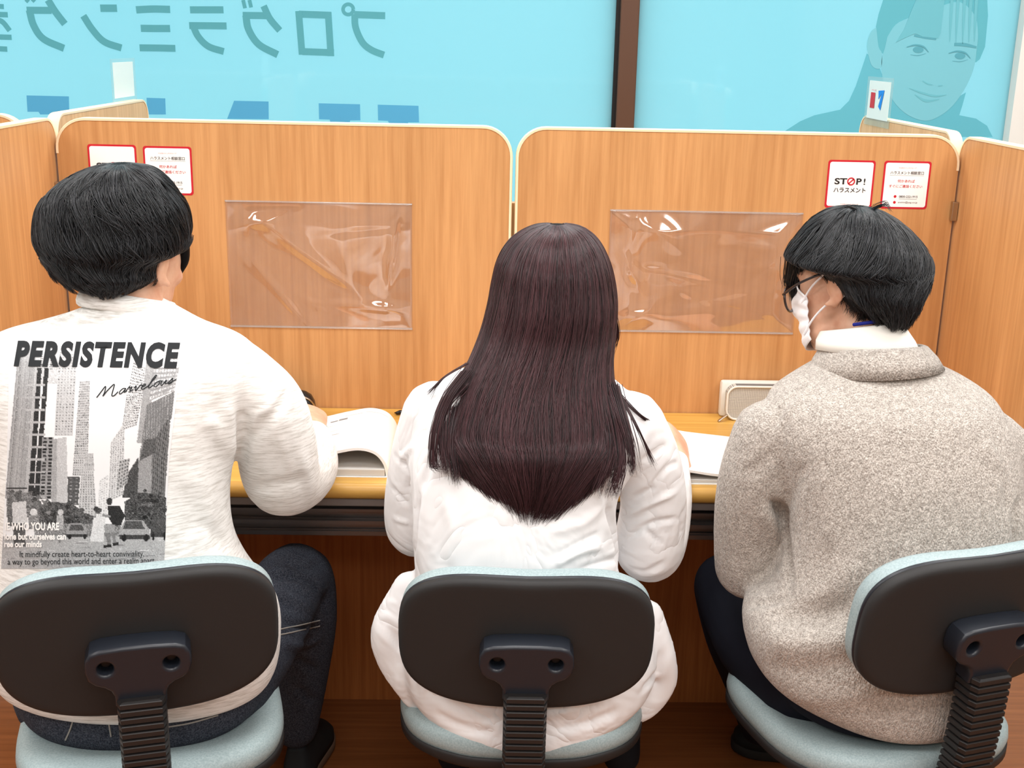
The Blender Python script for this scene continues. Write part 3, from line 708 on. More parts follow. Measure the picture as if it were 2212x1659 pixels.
# ------------------------------------------------------------------ people: body building
def head_frame(c, yaw, pitch, roll=0.0):
    R = Matrix.Rotation(math.radians(roll), 4, 'Y') @ Matrix.Rotation(math.radians(yaw), 4, 'Z') @ Matrix.Rotation(math.radians(-pitch), 4, 'X')
    return Matrix.Translation(Vector(c)) @ R
def head_parts(Mx, k=1.0, ears=(1, 1)):
    B = lambda c, r, rot=None: place(ball(np.array(c) * k, np.array(r) * k, rot), Mx)
    P = [B((0, -.005, .022), (.075, .096, .088)), B((0, .030, -.012), (.068, .068, .085)), B((0, .044, -.055), (.058, .050, .062)), B((0, .062, -.098), (.030, .026, .022)),
         B((-.022, .045, -.085), (.034, .036, .028), Matrix.Rotation(.4, 3, 'Z')), B((.022, .045, -.085), (.034, .036, .028), Matrix.Rotation(-.4, 3, 'Z')),
         B((0, .080, .016), (.050, .018, .016)), B((0, .098, -.032), (.0135, .019, .013)), B((0, .094, -.010), (.008, .012, .026)), B((0, .082, -.066), (.022, .016, .007)), B((0, .080, -.077), (.019, .015, .007)),
         B((-.040, .062, -.030), (.022, .022, .018)), B((.040, .062, -.030), (.022, .022, .018))]
    for s in (-1, 1):
        a = Matrix.Rotation(s * .45, 3, 'Z') @ Matrix.Rotation(-.15, 3, 'X')
        P.append(B((s * .084, -.008, -.018), (.0085, .019, .031), a)); P.append(B((s * .080, -.002, -.042), (.008, .010, .012), a)); P.append(B((s * .074, .004, -.018), (.010, .010, .018)))
        rim = [(s * (.090 - .004 * abs(math.sin(t))), .014 - .024 * math.sin(t * .9 + .15), -.018 + .030 * math.cos(t)) for t in np.linspace(0.2, 3.0, 8)]
        P.append(place(tube(np.array(rim) * k, [.005 * k] * 8, 8, 3), Mx))
    return P
def face_details(Mx, parent, k=1.0):
    for s in (-1, 1):
        e = obj('eye', place(ball(np.array((s * .031, .074, -.004)) * k, .0125 * k, n=16, m=10), Mx), M['eye'], parent)
        obj('iris', place(ball(np.array((s * .031, .0845, -.005)) * k, np.array((.0055, .0028, .0055)) * k, n=14, m=8), Mx), M['iris'], e)
    obj('mouth', place(ball(np.array((0, .0945, -.0715)) * k, np.array((.019, .0045, .006)) * k, n=18, m=8), Mx), M['lips'], parent)
def hand_parts(wrist, d, n, side=1, curl=(.5, .6, .4), k=1.0, thumb=.6):
    """palm, five separate fingers and thumb; d = finger direction, n = back of the hand, side = +1 right hand seen from its back"""
    d = np.asarray(d, float); d /= np.linalg.norm(d); n = np.asarray(n, float); n -= d * (n @ d); n /= np.linalg.norm(n); s = np.cross(d, n) * side
    w = np.asarray(wrist, float); P = []
    L = lambda a, b, c: w + k * (a * d + b * s + c * n)
    P.append(tube([L(-.03, 0, 0), L(.0, 0, 0), L(.035, .0, .002), L(.07, 0, .004), L(.088, 0, .003)], np.array([[.024, .018], [.027, .018], [.036, .0165], [.041, .0145], [.038, .011]]) * k, 18, 4, up=n))
    for off, le, r, st in ((.030, .066, .0088, .086), (.0105, .075, .0092, .092), (-.0095, .070, .0088, .089), (-.0285, .054, .0078, .080)):   # index ... little finger
        p = L(st - .012, off, .003); a = 0; pts = [p, L(st, off, .003)]; rr = [r, r]
        for seg, c in zip((.45, .32, .26), curl):
            a += c; pts.append(pts[-1] + k * le * seg * (d * math.cos(a) - n * math.sin(a) + s * off * .6)); rr.append(rr[-1] * .93)
        P.append(tube(pts, np.array(rr) * k, 12, 4, up=s))
    b0 = L(.015, .028, -.006); pts = [b0, L(.038, .046, -.012), L(.062, .048 - .012 * thumb, -.022 - .01 * thumb), L(.084, .040 - .028 * thumb, -.028 - .014 * thumb)]
    P.append(tube(pts, np.array([.014, .0125, .0105, .0085]) * k, 12, 4, up=n))
    return P
def PX(rows):                                           # (px, py, Y, r) list -> points, radii
    return [at(a, b, c) for a, b, c, _ in rows], [r for *_, r in rows]
def limb(rows, n=20, res=5, k=1.0, flat=None):
    P, R = PX(rows); return tube(P, [r * k for r in R], n, res, flat)
def shrink(rows, a=.10, b=.86): return [(r[0], r[1] + a * (r[2] - r[1]), r[2] - a * (r[2] - r[1]), r[3], r[4] * b) + tuple(r[5:]) for r in rows]
def shoe(parent, heel, toe, name_label=None, up=0.0, sole=None, upper=None, w=.047):
    heel, toe = np.asarray(heel, float), np.asarray(toe, float); d = toe - heel; L = np.linalg.norm(d); yaw = math.atan2(d[1], d[0]) - math.pi / 2
    pit = math.atan2(d[2], math.hypot(d[0], d[1]))
    Mx = Matrix.Translation(Vector(heel)) @ Matrix.Rotation(yaw, 4, 'Z') @ Matrix.Rotation(pit, 4, 'X')
    foot = lambda z, g: [(x * (w + g), y * (L + g), z) for x, y in ((0, -.09), (.5, -.07), (.72, .08), (.72, .3), (.9, .6), (.98, .78), (.8, .95), (.35, 1.06), (-.1, 1.08), (-.55, 1.02), (-.85, .86), (-.92, .66), (-.76, .35), (-.7, .08), (-.5, -.07))]
    sm = lambda z, g: catmull(foot(z, g) + [foot(z, g)[0]], 3)[:-1]
    so = obj('shoe', place(loft([sm(.0, -.004), sm(.004, 0), sm(.020, .001), sm(.024, -.002)]), Mx), sole or M['sole_dark'], parent)
    so['label'] = name_label or 'dark sneaker'
    rings = []
    for z, fy, kx in ((.022, 1.0, .97), (.040, .98, .97), (.055, .90, .90), (.068, .72, .80), (.080, .55, .70), (.092, .46, .62), (.100, .42, .55)):
        rings.append([(p[0] * kx, p[1] * fy - .002, z) for p in sm(0, 0)])
    obj('upper', place(loft(rings), Mx), upper or M['sneaker'], so)
    for k in range(4):
        y = L * (.5 + .09 * k); z = .086 - .009 * k
        obj('lace', place(tube([(-.024, y, z - .008), (0, y + .006, z + .004), (.024, y, z - .008)], [.0025] * 3, 6, 4), Mx), M['lace'], so)
    return so

class HairRows:
    """hair mass as horizontal sections, with strands running down over it"""
    def __init__(s, rows, sub=5):
        s.rows = rows; s.A = catmull(np.array([list(r) + [2.1] * (6 - len(r)) for r in rows], float), sub)
        C, RX = [], []
        for py, xl, xr, Y, dp, e in s.A:
            a, b = at(xl, py, Y), at(xr, py, Y); C.append((a + b) / 2); RX.append(abs(b[0] - a[0]) / 2)
        s.C = np.array(C); s.RX = np.array(RX); s.RY = s.A[:, 4]; s.E = s.A[:, 5]
        step = np.linalg.norm(np.diff(s.C, axis=0), axis=1) + np.abs(np.diff(s.RX)) * .8; s.t = np.concatenate([[0], np.cumsum(step)]); s.t /= s.t[-1]
    def mesh(s, n=56, inset=0.004, bump_amp=0.0, seed=0):
        rng = np.random.default_rng(seed); ph = rng.uniform(0, 6.3, 6); rings = []
        for i in range(len(s.C)):
            r = ring_xy(s.C[i], max(s.RX[i] - inset, .003), max(s.RY[i] - inset, .003), s.E[i], n)
            if bump_amp:
                a = np.linspace(0, 2 * math.pi, n, endpoint=False); w = sum(np.sin(a * f + p + s.t[i] * 4) for f, p in zip((9, 14, 21), ph)) * bump_amp
                d = r - s.C[i]; r = s.C[i] + d * (1 + w[:, None] / (np.linalg.norm(d, axis=1)[:, None] + .02))
            rings.append(r)
        return loft(rings)
    def surf(s, u, v, off=0.0):
        I = lambda q: np.interp(v, s.t, q)
        a = 2 * math.pi * u - math.pi / 2; ca, sa = np.cos(a), np.sin(a); e = I(s.E)
        x = np.sign(ca) * np.abs(ca) ** (2 / e) * (I(s.RX) + off); y = np.sign(sa) * np.abs(sa) ** (2 / e) * (I(s.RY) + off)
        return np.stack([I(s.C[:, 0]) + x, I(s.C[:, 1]) + y, I(s.C[:, 2])], -1)
def hair_curves(name, P, R, material, parent):
    """P: strands x points x 3"""
    n, k = P.shape[:2]; hc = bpy.data.hair_curves.new(name); hc.add_curves([k] * n)
    hc.attributes['position'].data.foreach_set('vector', np.ascontiguousarray(P, dtype=np.float32).ravel())
    ra = hc.attributes.get('radius') or hc.attributes.new('radius', 'FLOAT', 'POINT'); ra.data.foreach_set('value', np.ascontiguousarray(R, dtype=np.float32).ravel())
    hc.materials.append(material); o = bpy.data.objects.new(name, hc); COL.objects.link(o); o.parent = parent
    o['kind'] = 'stuff'
    return o
def strands(h, n, k, seed, u_sd, v0, length, vmax, clumps, clump_pull, off, swirl=0.0, jit=.004, rad=.0004, tip_out=0.0, u_full=False, fall=0.0):
    rng = np.random.default_rng(seed)
    cu = rng.uniform(-.5, .5, clumps) if u_full else rng.normal(0, u_sd, clumps)
    cv = rng.uniform(v0[0], v0[1], clumps); cl = rng.uniform(length[0], length[1], clumps); cj = rng.normal(0, .03, clumps); co = rng.uniform(off[0], off[1], clumps)
    c = rng.integers(0, clumps, n); t = np.linspace(0, 1, k)[None, :]
    du = rng.normal(0, u_sd, n)[:, None]; dv = rng.normal(0, .012, n)[:, None]
    v = cv[c][:, None] + dv + t * (cl[c] * rng.uniform(.9, 1.04, n))[:, None]
    u = cu[c][:, None] + du * (1 - clump_pull * t ** 1.5) + cj[c][:, None] * t + swirl * t
    lim = vmax(u) * (1 + rng.normal(0, .012, n))[:, None]; v = np.minimum(np.clip(v, 0, None), lim + 0 * v)
    o = co[c][:, None] + rng.uniform(-.0015, .0015, n)[:, None] + tip_out * t ** 2
    P = h.surf(u, v, o) + rng.normal(0, jit * .12, (n, k, 3)) * t[:, :, None]
    P[:, :, 2] -= fall * rng.uniform(.2, 1.2, clumps)[c][:, None] * t ** 2
    R = np.broadcast_to(rad * (1.05 - .85 * t ** 3), (n, k)); return P, R
def band(parent, name, bvh, pts, r, material, off=.0005, n=8):
    """thin strip laid on a surface under the given points"""
    P = catmull(pts, 5) if len(pts) > 2 else [np.array(pts[0]) * (1 - t) + np.array(pts[1]) * t for t in np.linspace(0, 1, 8)]
    Q = [];
    for p in P:
        h, nn = hit(bvh, *p)
        if h is not None: Q.append(h + nn * off)
    if len(Q) > 2: return obj(name, tube(Q, [r] * len(Q), n, 1), material, parent)

# ------------------------------------------------------------------ left: person in printed sweatshirt
def person_in_sweatshirt():
    t = thing('person', 'short black-haired person in heather white sweatshirt with PERSISTENCE city print, bent over a workbook', 'person', at(270, 1500, 1.70) * (1, 1, 0))
    torso = [(1482, 90, 530, 1.72, .115, 2.4), (1462, 20, 585, 1.72, .127, 2.6), (1400, -14, 603, 1.72, .13, 2.6), (1310, -14, 596, 1.72, .13, 2.6), (1225, -8, 532, 1.72, .125, 2.5), (1150, 0, 502, 1.72, .122),
             (1050, -5, 496, 1.73, .12), (950, -22, 512, 1.745, .12), (870, -45, 540, 1.755, .115), (800, -55, 560, 1.765, .108), (755, -45, 552, 1.775, .098), (722, -5, 515, 1.785, .086), (698, 75, 450, 1.79, .074),
             (678, 140, 410, 1.80, .066), (660, 185, 375, 1.81, .06), (648, 210, 350, 1.815, .055)]
    armR = [(518, 812, 1.775, .054), (570, 880, 1.785, .064), (596, 960, 1.81, .066), (612, 1032, 1.86, .064), (662, 1008, 1.98, .056), (676, 948, 2.13, .036)]
    armL = [(0, 812, 1.775, .054), (-30, 880, 1.785, .062), (-48, 960, 1.81, .064), (-52, 1030, 1.86, .062), (60, 1000, 1.98, .054), (105, 945, 2.13, .040)]
    Mh = head_frame(at(268, 534, 1.865), -26, 18)
    neck = [at(268, 760, 1.80), at(275, 655, 1.825), at(276, 590, 1.85), at(270, 520, 1.87)]
    legR = [(470, 1490, 1.76, .084), (560, 1370, 1.93, .078), (640, 1246, 2.09, .066), (662, 1330, 2.13, .060), (655, 1450, 2.16, .052), (640, 1570, 2.19, .045)]
    legL = [(140, 1490, 1.76, .084), (150, 1370, 1.93, .076), (180, 1250, 2.09, .064), (190, 1330, 2.13, .058), (190, 1450, 2.16, .050), (190, 1570, 2.19, .043)]
    hips = [(1545, 190, 420, 1.745, .09, 2.3), (1530, 105, 520, 1.745, .128, 2.4), (1500, 62, 568, 1.745, .142, 2.5), (1450, 60, 560, 1.74, .132, 2.5), (1390, 90, 520, 1.735, .11, 2.3)]
    body = [rows_loft(shrink(torso[3:])), rows_loft(shrink(hips, .06, .9)), limb(armR, k=.62), limb(armL, k=.62), limb(legR, k=.8), limb(legL, k=.8), tube(neck, [.06, .054, .052, .05], 20, 4)] + head_parts(Mh, 1.03)
    wr = at(672, 928, 2.16); body += hand_parts(wr, at(650, 852, 2.33) - wr, (0.35, -.35, .9), -1, (.5, .75, .5))
    wl = at(108, 932, 2.16); body += hand_parts(wl, at(150, 880, 2.30) - wl, (-.1, -.2, 1), 1, (.35, .5, .3))
    me = union(body, .0038, 5); b = link('body', me, M['skin'], t, world_space=True)
    def sub(name, VF, mt, parent=t, **k): return obj(name, VF, mt, parent, world_space=parent is t, **k)
    me = union([rows_loft(torso), limb(armR), limb(armL)], .0055, 7)
    folds(me, [([(508, 1120), (512, 1040), (526, 950), (520, 880)], .012, -.012), ([(500, 1000), (470, 930), (440, 900)], .014, .007), ([(640, 800), (600, 880), (560, 930), (530, 960)], .010, -.006),
               ([(560, 830), (620, 960), (680, 1060)], .018, .007), ([(620, 830), (590, 870), (545, 905)], .005, .0035), ([(490, 860), (500, 960), (505, 1060)], .016, .008), ([(520, 1060), (600, 1050), (680, 1030)], .016, -.006),
               ([(600, 900), (640, 1000), (660, 1090)], .010, -.005), ([(410, 1000), (450, 1100), (440, 1190)], .02, .006), ([(300, 700), (420, 720), (520, 780)], .02, -.003), ([(200, 676), (280, 690), (370, 690)], .008, .003),
               ([(500, 1190), (460, 1150), (420, 1130)], .014, -.006), ([(530, 1250), (480, 1215), (440, 1205)], .014, .006), ([(700, 960), (735, 1010), (725, 1060)], .010, -.005)])
    wobble(me, .0016, 26, 4); me.update()
    sw = link('sweatshirt', me, M['sweat'], t, world_space=False)
    bv = bvh_of(me)
    me.transform(Matrix.Translation(-t.location))
    nc = at(277, 668, 1.822); a = np.linspace(0, 2 * math.pi, 25)
    col = [nc + np.array([.066 * math.cos(v), .058 * math.sin(v), .008 - .014 * math.sin(v) - .010 * math.cos(v)]) for v in a[:-1]]; col.append(col[0])
    V, F = tube(col, [[.009, .015]] * 25, 12, 1, dome=False, up=(0, 0, 1)); sub('collar', (V, F), M['sweat'])
    # city photograph and lettering printed on the back
    def prn(zx, zy): return zx / 2.6757, 620 + zy / 2.6757
    edgeL = lambda y: np.interp(y, [270, 480, 1000, 1640], [92, 52, 42, 8]); edgeR = lambda y: np.interp(y, [270, 480, 1000, 1640], [1064, 1040, 978, 946])
    NX, NY = 230, 320; IMG = paint_city(); V, F, Cc = [], [], []
    yy = np.linspace(285, 1628, NY)
    for y in yy:
        for x in np.linspace(edgeL(y), edgeR(y), NX):
            h, nn = hit(bv, *prn(x, y)); 
            if h is None: h, nn = V[-1] if V else np.zeros(3), np.zeros(3)
            V.append(h + nn * .0006); Cc.append(IMG[min(int(y / 2), IMG.shape[0] - 1), min(int(x / 2), IMG.shape[1] - 1)])
    F = [(i * NX + j, (i + 1) * NX + j, (i + 1) * NX + j + 1, i * NX + j + 1) for i in range(NY - 1) for j in range(NX - 1)]
    pm = mesh_of(V, F); at_ = pm.color_attributes.new('print', 'FLOAT_COLOR', 'POINT')
    Cc = np.array(Cc); at_.data.foreach_set('color', np.concatenate([Cc, np.ones((len(Cc), 1))], 1).astype(np.float32).ravel())
    m = M['print'] = mat('city_print', (.5, .5, .5), .85, .1); ca = nd(m, 'ShaderNodeVertexColor', layer_name='print'); ln(m, ca.outputs[0], bsdf(m).inputs['Base Color'])
    link('shirt_print', pm, M['print'], sw).data.transform(Matrix.Translation(-t.location))
    def lettering(name, VF, f, mt, off=.0016):
        bm = bmesh.new(); vs = [bm.verts.new((v[0], v[1], 0)) for v in VF[0]]
        for q in VF[1]:
            try: bm.faces.new([vs[i] for i in q])
            except ValueError: pass
        bmesh.ops.triangulate(bm, faces=bm.faces[:])
        long_ = [e for e in bm.edges if e.calc_length() > 40]
        if long_: bmesh.ops.subdivide_edges(bm, edges=long_, cuts=2)
        bmesh.ops.triangulate(bm, faces=bm.faces[:]); V, F = bm_out(bm); Q = []
        for v in V:
            h, nn = hit(bv, *prn(*f(v[0], v[1]))); Q.append((h + nn * off) if h is not None else (0, 0, -1))
        Q = np.array(Q); ok = Q[:, 2] > 0; F = [q for q in F if all(ok[i] for i in q)]
        o = link(name, mesh_of(Q, F), mt, sw); o.data.transform(Matrix.Translation(-t.location)); return o
    def line_map(cx, cy, slope, curve=0.0): return lambda x, y: (cx + x, cy - y + slope * x + curve * x * x)
    lettering('printed_title', text_mesh('PERSISTENCE', 960, 150, bold=.055, shear=.22, spacing=1.16), line_map(562, 393, .012, 0), M['ink_print'])
    script = [([(560, 640), (582, 612), (612, 575), (606, 610), (596, 632), (622, 600), (662, 563), (654, 600), (648, 628), (662, 628), (684, 606)], 5)]
    letters = [(40, [(1, .9), (.5, 1), (.1, .5), (.3, 0), (.7, .25), (1, .9), (.95, .15), (1.4, .3)]), (44, [(0, .3), (.35, 1.15), (.5, .8), (.9, .9), (.75, .15), (1.3, .3)]), (42, [(0, .6), (.25, 1), (.4, .3), (.55, 0), (1, .95), (1.4, .8)]), (38, [(0, .35), (.65, .7), (.5, 1), (.2, .75), (.2, .15), (.55, 0), (1.2, .4)]),
               (36, [(0, .3), (.9, 2.0), (.75, 2.3), (.4, 1.5), (.25, .3), (.5, 0), (1.0, .4)]), (40, [(.7, 1), (.15, .7), (.2, .1), (.6, 0), (.95, .5), (.7, 1), (1.4, .8)]), (44, [(0, .9), (.1, .2), (.4, 0), (.85, .9), (.85, .15), (1.3, .2)]), (50, [(0, .2), (.55, 1), (.6, .7), (.75, .2), (.3, .0), (.2, .1), (1.3, .55)])]
    x0, y0 = 684, 622
    for adv, P in letters:
        script.append(([(x0 + (u + v * .35) * 34, y0 - v * 30 - u * 8) for u, v in P], 4.5)); x0 += adv; y0 -= adv * .21
    vf = join(*[stroke2d(p, w * 1.25, 4) for p, w in script]); lettering('printed_signature', vf, lambda x, y: (x, y), M['ink_print'])
    lettering('printed_line', text_mesh('It mindfully create heart-to-heart conviviality,', 715, 46), line_map(476, 1546, -.004), M['ink_print'])
    lettering('printed_line', text_mesh('a way to go beyond this world and enter a realm apart.', 850, 46), line_map(474, 1588, -.010), M['ink_print'])
    for s, w, cx, cy, h in (('IE WHO YOU ARE', 310, 190, 1382, 46), ('lone but ourselves can', 352, 208, 1440, 40), ('ree our minds', 214, 138, 1484, 38)):
        lettering('printed_slogan', text_mesh(s, w, h, bold=.035), line_map(cx, cy, .0), M['white'])
    # jeans
    me = union([rows_loft(hips), limb(legR), limb(legL)], .006, 6)
    folds(me, [([(540, 1262), (600, 1245), (670, 1258), (700, 1300)], .010, -.013), ([(560, 1290), (620, 1288), (680, 1320)], .012, .010), ([(590, 1330), (640, 1352), (690, 1362)], .008, -.010), ([(600, 1385), (650, 1395), (690, 1380)], .010, .008), ([(640, 1420), (680, 1450)], .010, -.007), ([(640, 1480), (680, 1520)], .010, -.006), ([(610, 1210), (650, 1230), (700, 1220)], .010, -.006), ([(110, 1575), (250, 1590), (420, 1580)], .008, -.004)])
    bj = bvh_of(me); jn = link('jeans', me, M['denim'], t, world_space=False); me.transform(Matrix.Translation(-t.location))
    def st(pts, r=.0013, name='stitching'):
        o = band(jn, name, bj, pts, r, M['stitch'])
        if o: o.data.transform(Matrix.Translation(-t.location))
    st([(592, 1362), (640, 1352), (690, 1340)]); st([(592, 1374), (640, 1364), (690, 1352)]); st([(160, 1548), (152, 1575), (142, 1598)]); st([(350, 1572), (410, 1562), (470, 1545)]); st([(235, 1560), (240, 1590)])
    toe = at(655, 1600, 2.27); shoe(t, np.array([*(at(640, 1625, 2.17) - t.location)[:2], 0.002]), np.array([*(toe + (0.02, .09, 0) - t.location)[:2], .002]), 'dark sneaker with tan sole', sole=M['sole'])
    shoe(t, np.array([*(at(190, 1625, 2.17) - t.location)[:2], 0.002]), np.array([*(at(190, 1600, 2.36) - t.location)[:2], .002]), 'dark sneaker with tan sole', sole=M['sole'])
    # hair
    rows = [(354, 240, 280, 1.865, .02), (362, 205, 315, 1.865, .055), (382, 160, 345, 1.865, .083), (410, 124, 367, 1.862, .102), (445, 99, 391, 1.86, .114), (488, 90, 403, 1.857, .118), (517, 92, 402, 1.85, .116),
            (540, 100, 390, 1.838, .103), (556, 107, 354, 1.825, .088), (575, 120, 342, 1.818, .082), (594, 138, 338, 1.81, .074), (608, 162, 320, 1.808, .064), (617, 195, 290, 1.803, .052), (622, 225, 262, 1.80, .04)]
    h = HairRows(rows); cap = obj('hair', h.mesh(bump_amp=.0012, seed=2), M['hair_black'], t, world_space=True)
    lim = lambda u: np.full_like(u, 1.0)
    P1, R1 = strands(h, 10500, 10, 5, .014, (-.1, .68), (.18, .40), lim, 640, .92, (-.003, .006), swirl=.04, rad=.0005, u_full=True)
    P2, R2 = strands(h, 3500, 8, 6, .014, (.55, .9), (.12, .25), lambda u: np.full_like(u, 1.02), 200, .8, (-.002, .003), rad=.0005, u_full=True, tip_out=.004, fall=.008)
    o = hair_curves('hair_strands', np.concatenate([P1, np.pad(P2, ((0, 0), (0, 2), (0, 0)), 'edge')]) - np.array(t.location), np.concatenate([R1, np.pad(R2, ((0, 0), (0, 2)), 'edge')]), M['strand_black'], cap)
    burn = tube([at(396, 520, 1.90), at(398, 560, 1.905), at(391, 588, 1.905)], [[.010, .016], [.008, .014], [.003, .006]], 12, 4); sub('sideburn', burn, M['hair_black'])
    sub('stray_lock', tube([at(112, 540, 1.85), at(104, 556, 1.85), at(93, 558, 1.85)], [.008, .005, .0012], 8, 4), M['hair_black'])
    face_details(Matrix.Translation(-t.location) @ Mh, b, 1.03)

# the city photograph on the sweatshirt: painted as grey values, in the units of the print
def paint_city():
    HH, WW = 830, 545; img = np.full((HH, WW), 1.0); rng = np.random.default_rng(8)
    Y, X = np.mgrid[0:HH, 0:WW]; X = X * 2.0; Y = Y * 2.0
    img[:] = .97
    def inside(poly):
        p = np.array(poly, float); x0, x1, y0, y1 = p[:, 0].min(), p[:, 0].max(), p[:, 1].min(), p[:, 1].max(); m = np.zeros(img.shape, bool)
        j0, j1, i0, i1 = max(int(x0 / 2), 0), min(int(x1 / 2) + 2, WW), max(int(y0 / 2), 0), min(int(y1 / 2) + 2, HH)
        if j0 >= j1 or i0 >= i1: return m
        xs, ys = X[i0:i1, j0:j1], Y[i0:i1, j0:j1]; c = np.zeros(xs.shape, bool)
        for k in range(len(p)):
            (ax, ay), (bx, by) = p[k], p[k - 1]
            if ay == by: continue
            c ^= ((ay > ys) != (by > ys)) & (xs < (bx - ax) * (ys - ay) / (by - ay) + ax)
        m[i0:i1, j0:j1] = c; return m
    def fill(poly, v, tex=.05): m = inside(poly); img[m] = v + rng.normal(0, tex, m.sum())
    def facade(poly, base, dark, nc, nr, fx=.55, fy=.5, tex=.04):
        """quad tl tr br bl with a window grid following its perspective"""
        fill(poly, base, tex); tl, tr, br, bl = [np.array(p, float) for p in poly]
        B = lambda s, t_: (tl * (1 - s) + tr * s) * (1 - t_) + (bl * (1 - s) + br * s) * t_
        for i in range(nc):
            for j in range(nr):
                s0, s1, t0, t1 = (i + .5 - fx / 2) / nc, (i + .5 + fx / 2) / nc, (j + .5 - fy / 2) / nr, (j + .5 + fy / 2) / nr
                fill([B(s0, t0), B(s1, t0), B(s1, t1), B(s0, t1)], dark + rng.normal(0, .07), tex)
    # left side of the street
    facade([(110, 300), (240, 300), (165, 1220), (30, 1220)], .70, .62, 16, 1, .5, 1.0)
    fill([(232, 280), (345, 280), (330, 560), (215, 560)], .80)
    facade([(228, 290), (322, 290), (310, 480), (222, 480)], .82, .35, 3, 16, .6, .4)
    facade([(345, 290), (450, 290), (420, 860), (315, 860)], .80, .55, 6, 36, .4, .45)
    for x0, x1 in ((222, 172), (262, 205)):
        fill([(x0 - 6, 470), (x0 + 20, 470), (x1 + 22, 1220), (x1 - 10, 1220)], .20, .05)
    facade([(245, 865), (310, 865), (300, 1225), (228, 1225)], .62, .20, 2, 18, .62, .55)
    for y in range(560, 1220, 72): fill([(150, y), (262, y), (262, y + 12), (150, y + 12)], .72)
    fill([(305, 880), (385, 865), (392, 1250), (296, 1250)], .78, .04); fill([(306, 880), (330, 876), (326, 1250), (298, 1250)], .66, .04)
    facade([(460, 545), (520, 540), (505, 1090), (418, 1090)], .80, .42, 7, 40, .5, .5)
    facade([(392, 1095), (462, 1095), (452, 1260), (392, 1260)], .34, .60, 2, 8, .4, .35)
    facade([(470, 1050), (540, 1050), (560, 1330), (450, 1330)], .80, .55, 6, 20, .45, .5); facade([(492, 960), (538, 960), (545, 1060), (485, 1060)], .82, .5, 5, 12)
    # right side
    facade([(770, 430), (850, 470), (790, 800), (700, 830)], .88, .42, 8, 24, .6, .5)
    facade([(730, 620), (800, 620), (760, 770), (710, 780)], .90, .38, 6, 14, .6, .5)
    fill([(850, 380), (900, 330), (860, 900), (790, 900)], .66)
    facade([(885, 470), (1035, 470), (1005, 600), (860, 660)], .62, .86, 9, 6, .7, .5)
    facade([(880, 320), (1060, 310), (1040, 470), (880, 470)], .93, .66, 10, 14, .4, .4)
    facade([(850, 680), (1010, 600), (990, 760), (800, 1010)], .48, .62, 26, 3, .35, .9)
    facade([(800, 1010), (985, 740), (950, 1230), (790, 1200)], .50, .34, 26, 1, .5, 1.0)
    fill([(800, 1000), (880, 900), (872, 1200), (795, 1200)], .62, .05)
    fill([(735, 1080), (800, 980), (795, 1215), (705, 1215)], .30, .06)
    fill([(835, 880), (905, 870), (890, 960), (805, 1005)], .36, .06)
    facade([(640, 900), (720, 780), (712, 1200), (622, 1240)], .86, .52, 6, 30, .4, .5); facade([(690, 1000), (750, 990), (735, 1130), (672, 1180)], .72, .3, 4, 8)
    facade([(575, 1120), (625, 1080), (620, 1330), (560, 1330)], .93, .78, 4, 16)
    # trees, road
    def blob(cx, cy, rx, ry, v, n=26):
        for _ in range(n):
            a, b = rng.normal(0, .5, 2); r = rng.uniform(6, 18); an = np.linspace(0, 6.28, 9)[:-1]
            fill([(cx + a * rx + r * math.cos(q), cy + b * ry + r * .8 * math.sin(q)) for q in an], v + rng.normal(0, .07), .08)
    fill([(0, 1440), (960, 1420), (960, 1640), (0, 1640)], .70, .05)
    for _ in range(90):
        x, y = rng.uniform(0, 950), rng.uniform(1440, 1640); L = rng.uniform(20, 90); fill([(x, y), (x + L, y - 3), (x + L, y + 3), (x, y + 5)], rng.uniform(.5, .88), .05)
    fill([(200, 1265), (300, 1240), (420, 1250), (480, 1300), (560, 1330), (560, 1420), (200, 1420)], .33, .10); fill([(720, 1240), (800, 1185), (900, 1195), (960, 1215), (955, 1400), (720, 1400)], .30, .10); fill([(40, 1170), (170, 1190), (230, 1230), (230, 1330), (40, 1330)], .48, .12)
    blob(370, 1330, 190, 70, .28, 90); blob(860, 1280, 120, 90, .26, 110); blob(100, 1250, 90, 70, .42, 40); blob(230, 1260, 90, 60, .40, 40); fill([(200, 1370), (700, 1370), (700, 1440), (200, 1440)], .52, .14)
    fill([(540, 1330), (610, 1330), (600, 1470), (520, 1470)], .88, .05)
    def ell(cx, cy, rx, ry, v): an = np.linspace(0, 6.28, 17)[:-1]; fill([(cx + rx * math.cos(q), cy + ry * math.sin(q)) for q in an], v, .05)
    def car(x, y, w, h, v):
        fill([(x, y), (x + w * .18, y - h * .5), (x + w * .75, y - h * .5), (x + w, y), (x + w, y + h * .42), (x, y + h * .42)], v, .05); fill([(x + w * .2, y - h * .42), (x + w * .72, y - h * .42), (x + w * .85, y - .02), (x + w * .1, y)], .32, .06)
        fill([(x, y + h * .3), (x + w, y + h * .3), (x + w, y + h * .5), (x, y + h * .5)], .25, .05); ell(x + w * .15, y + h * .45, w * .08, h * .2, .12); ell(x + w * .88, y + h * .45, w * .08, h * .2, .12)
    car(690, 1400, 175, 110, .66); car(385, 1405, 120, 80, .60); car(870, 1380, 90, 130, .30)
    # people in the street
    ell(106, 1210, 20, 24, .35); fill([(66, 1245), (150, 1235), (160, 1360), (72, 1370)], .82, .05); fill([(72, 1365), (150, 1365), (146, 1500), (84, 1500)], .35, .07); fill([(45, 1225), (70, 1210), (75, 1380), (45, 1380)], .40, .08)
    ell(195, 1300, 22, 20, .85); fill([(165, 1320), (225, 1320), (228, 1400), (165, 1400)], .55, .12)
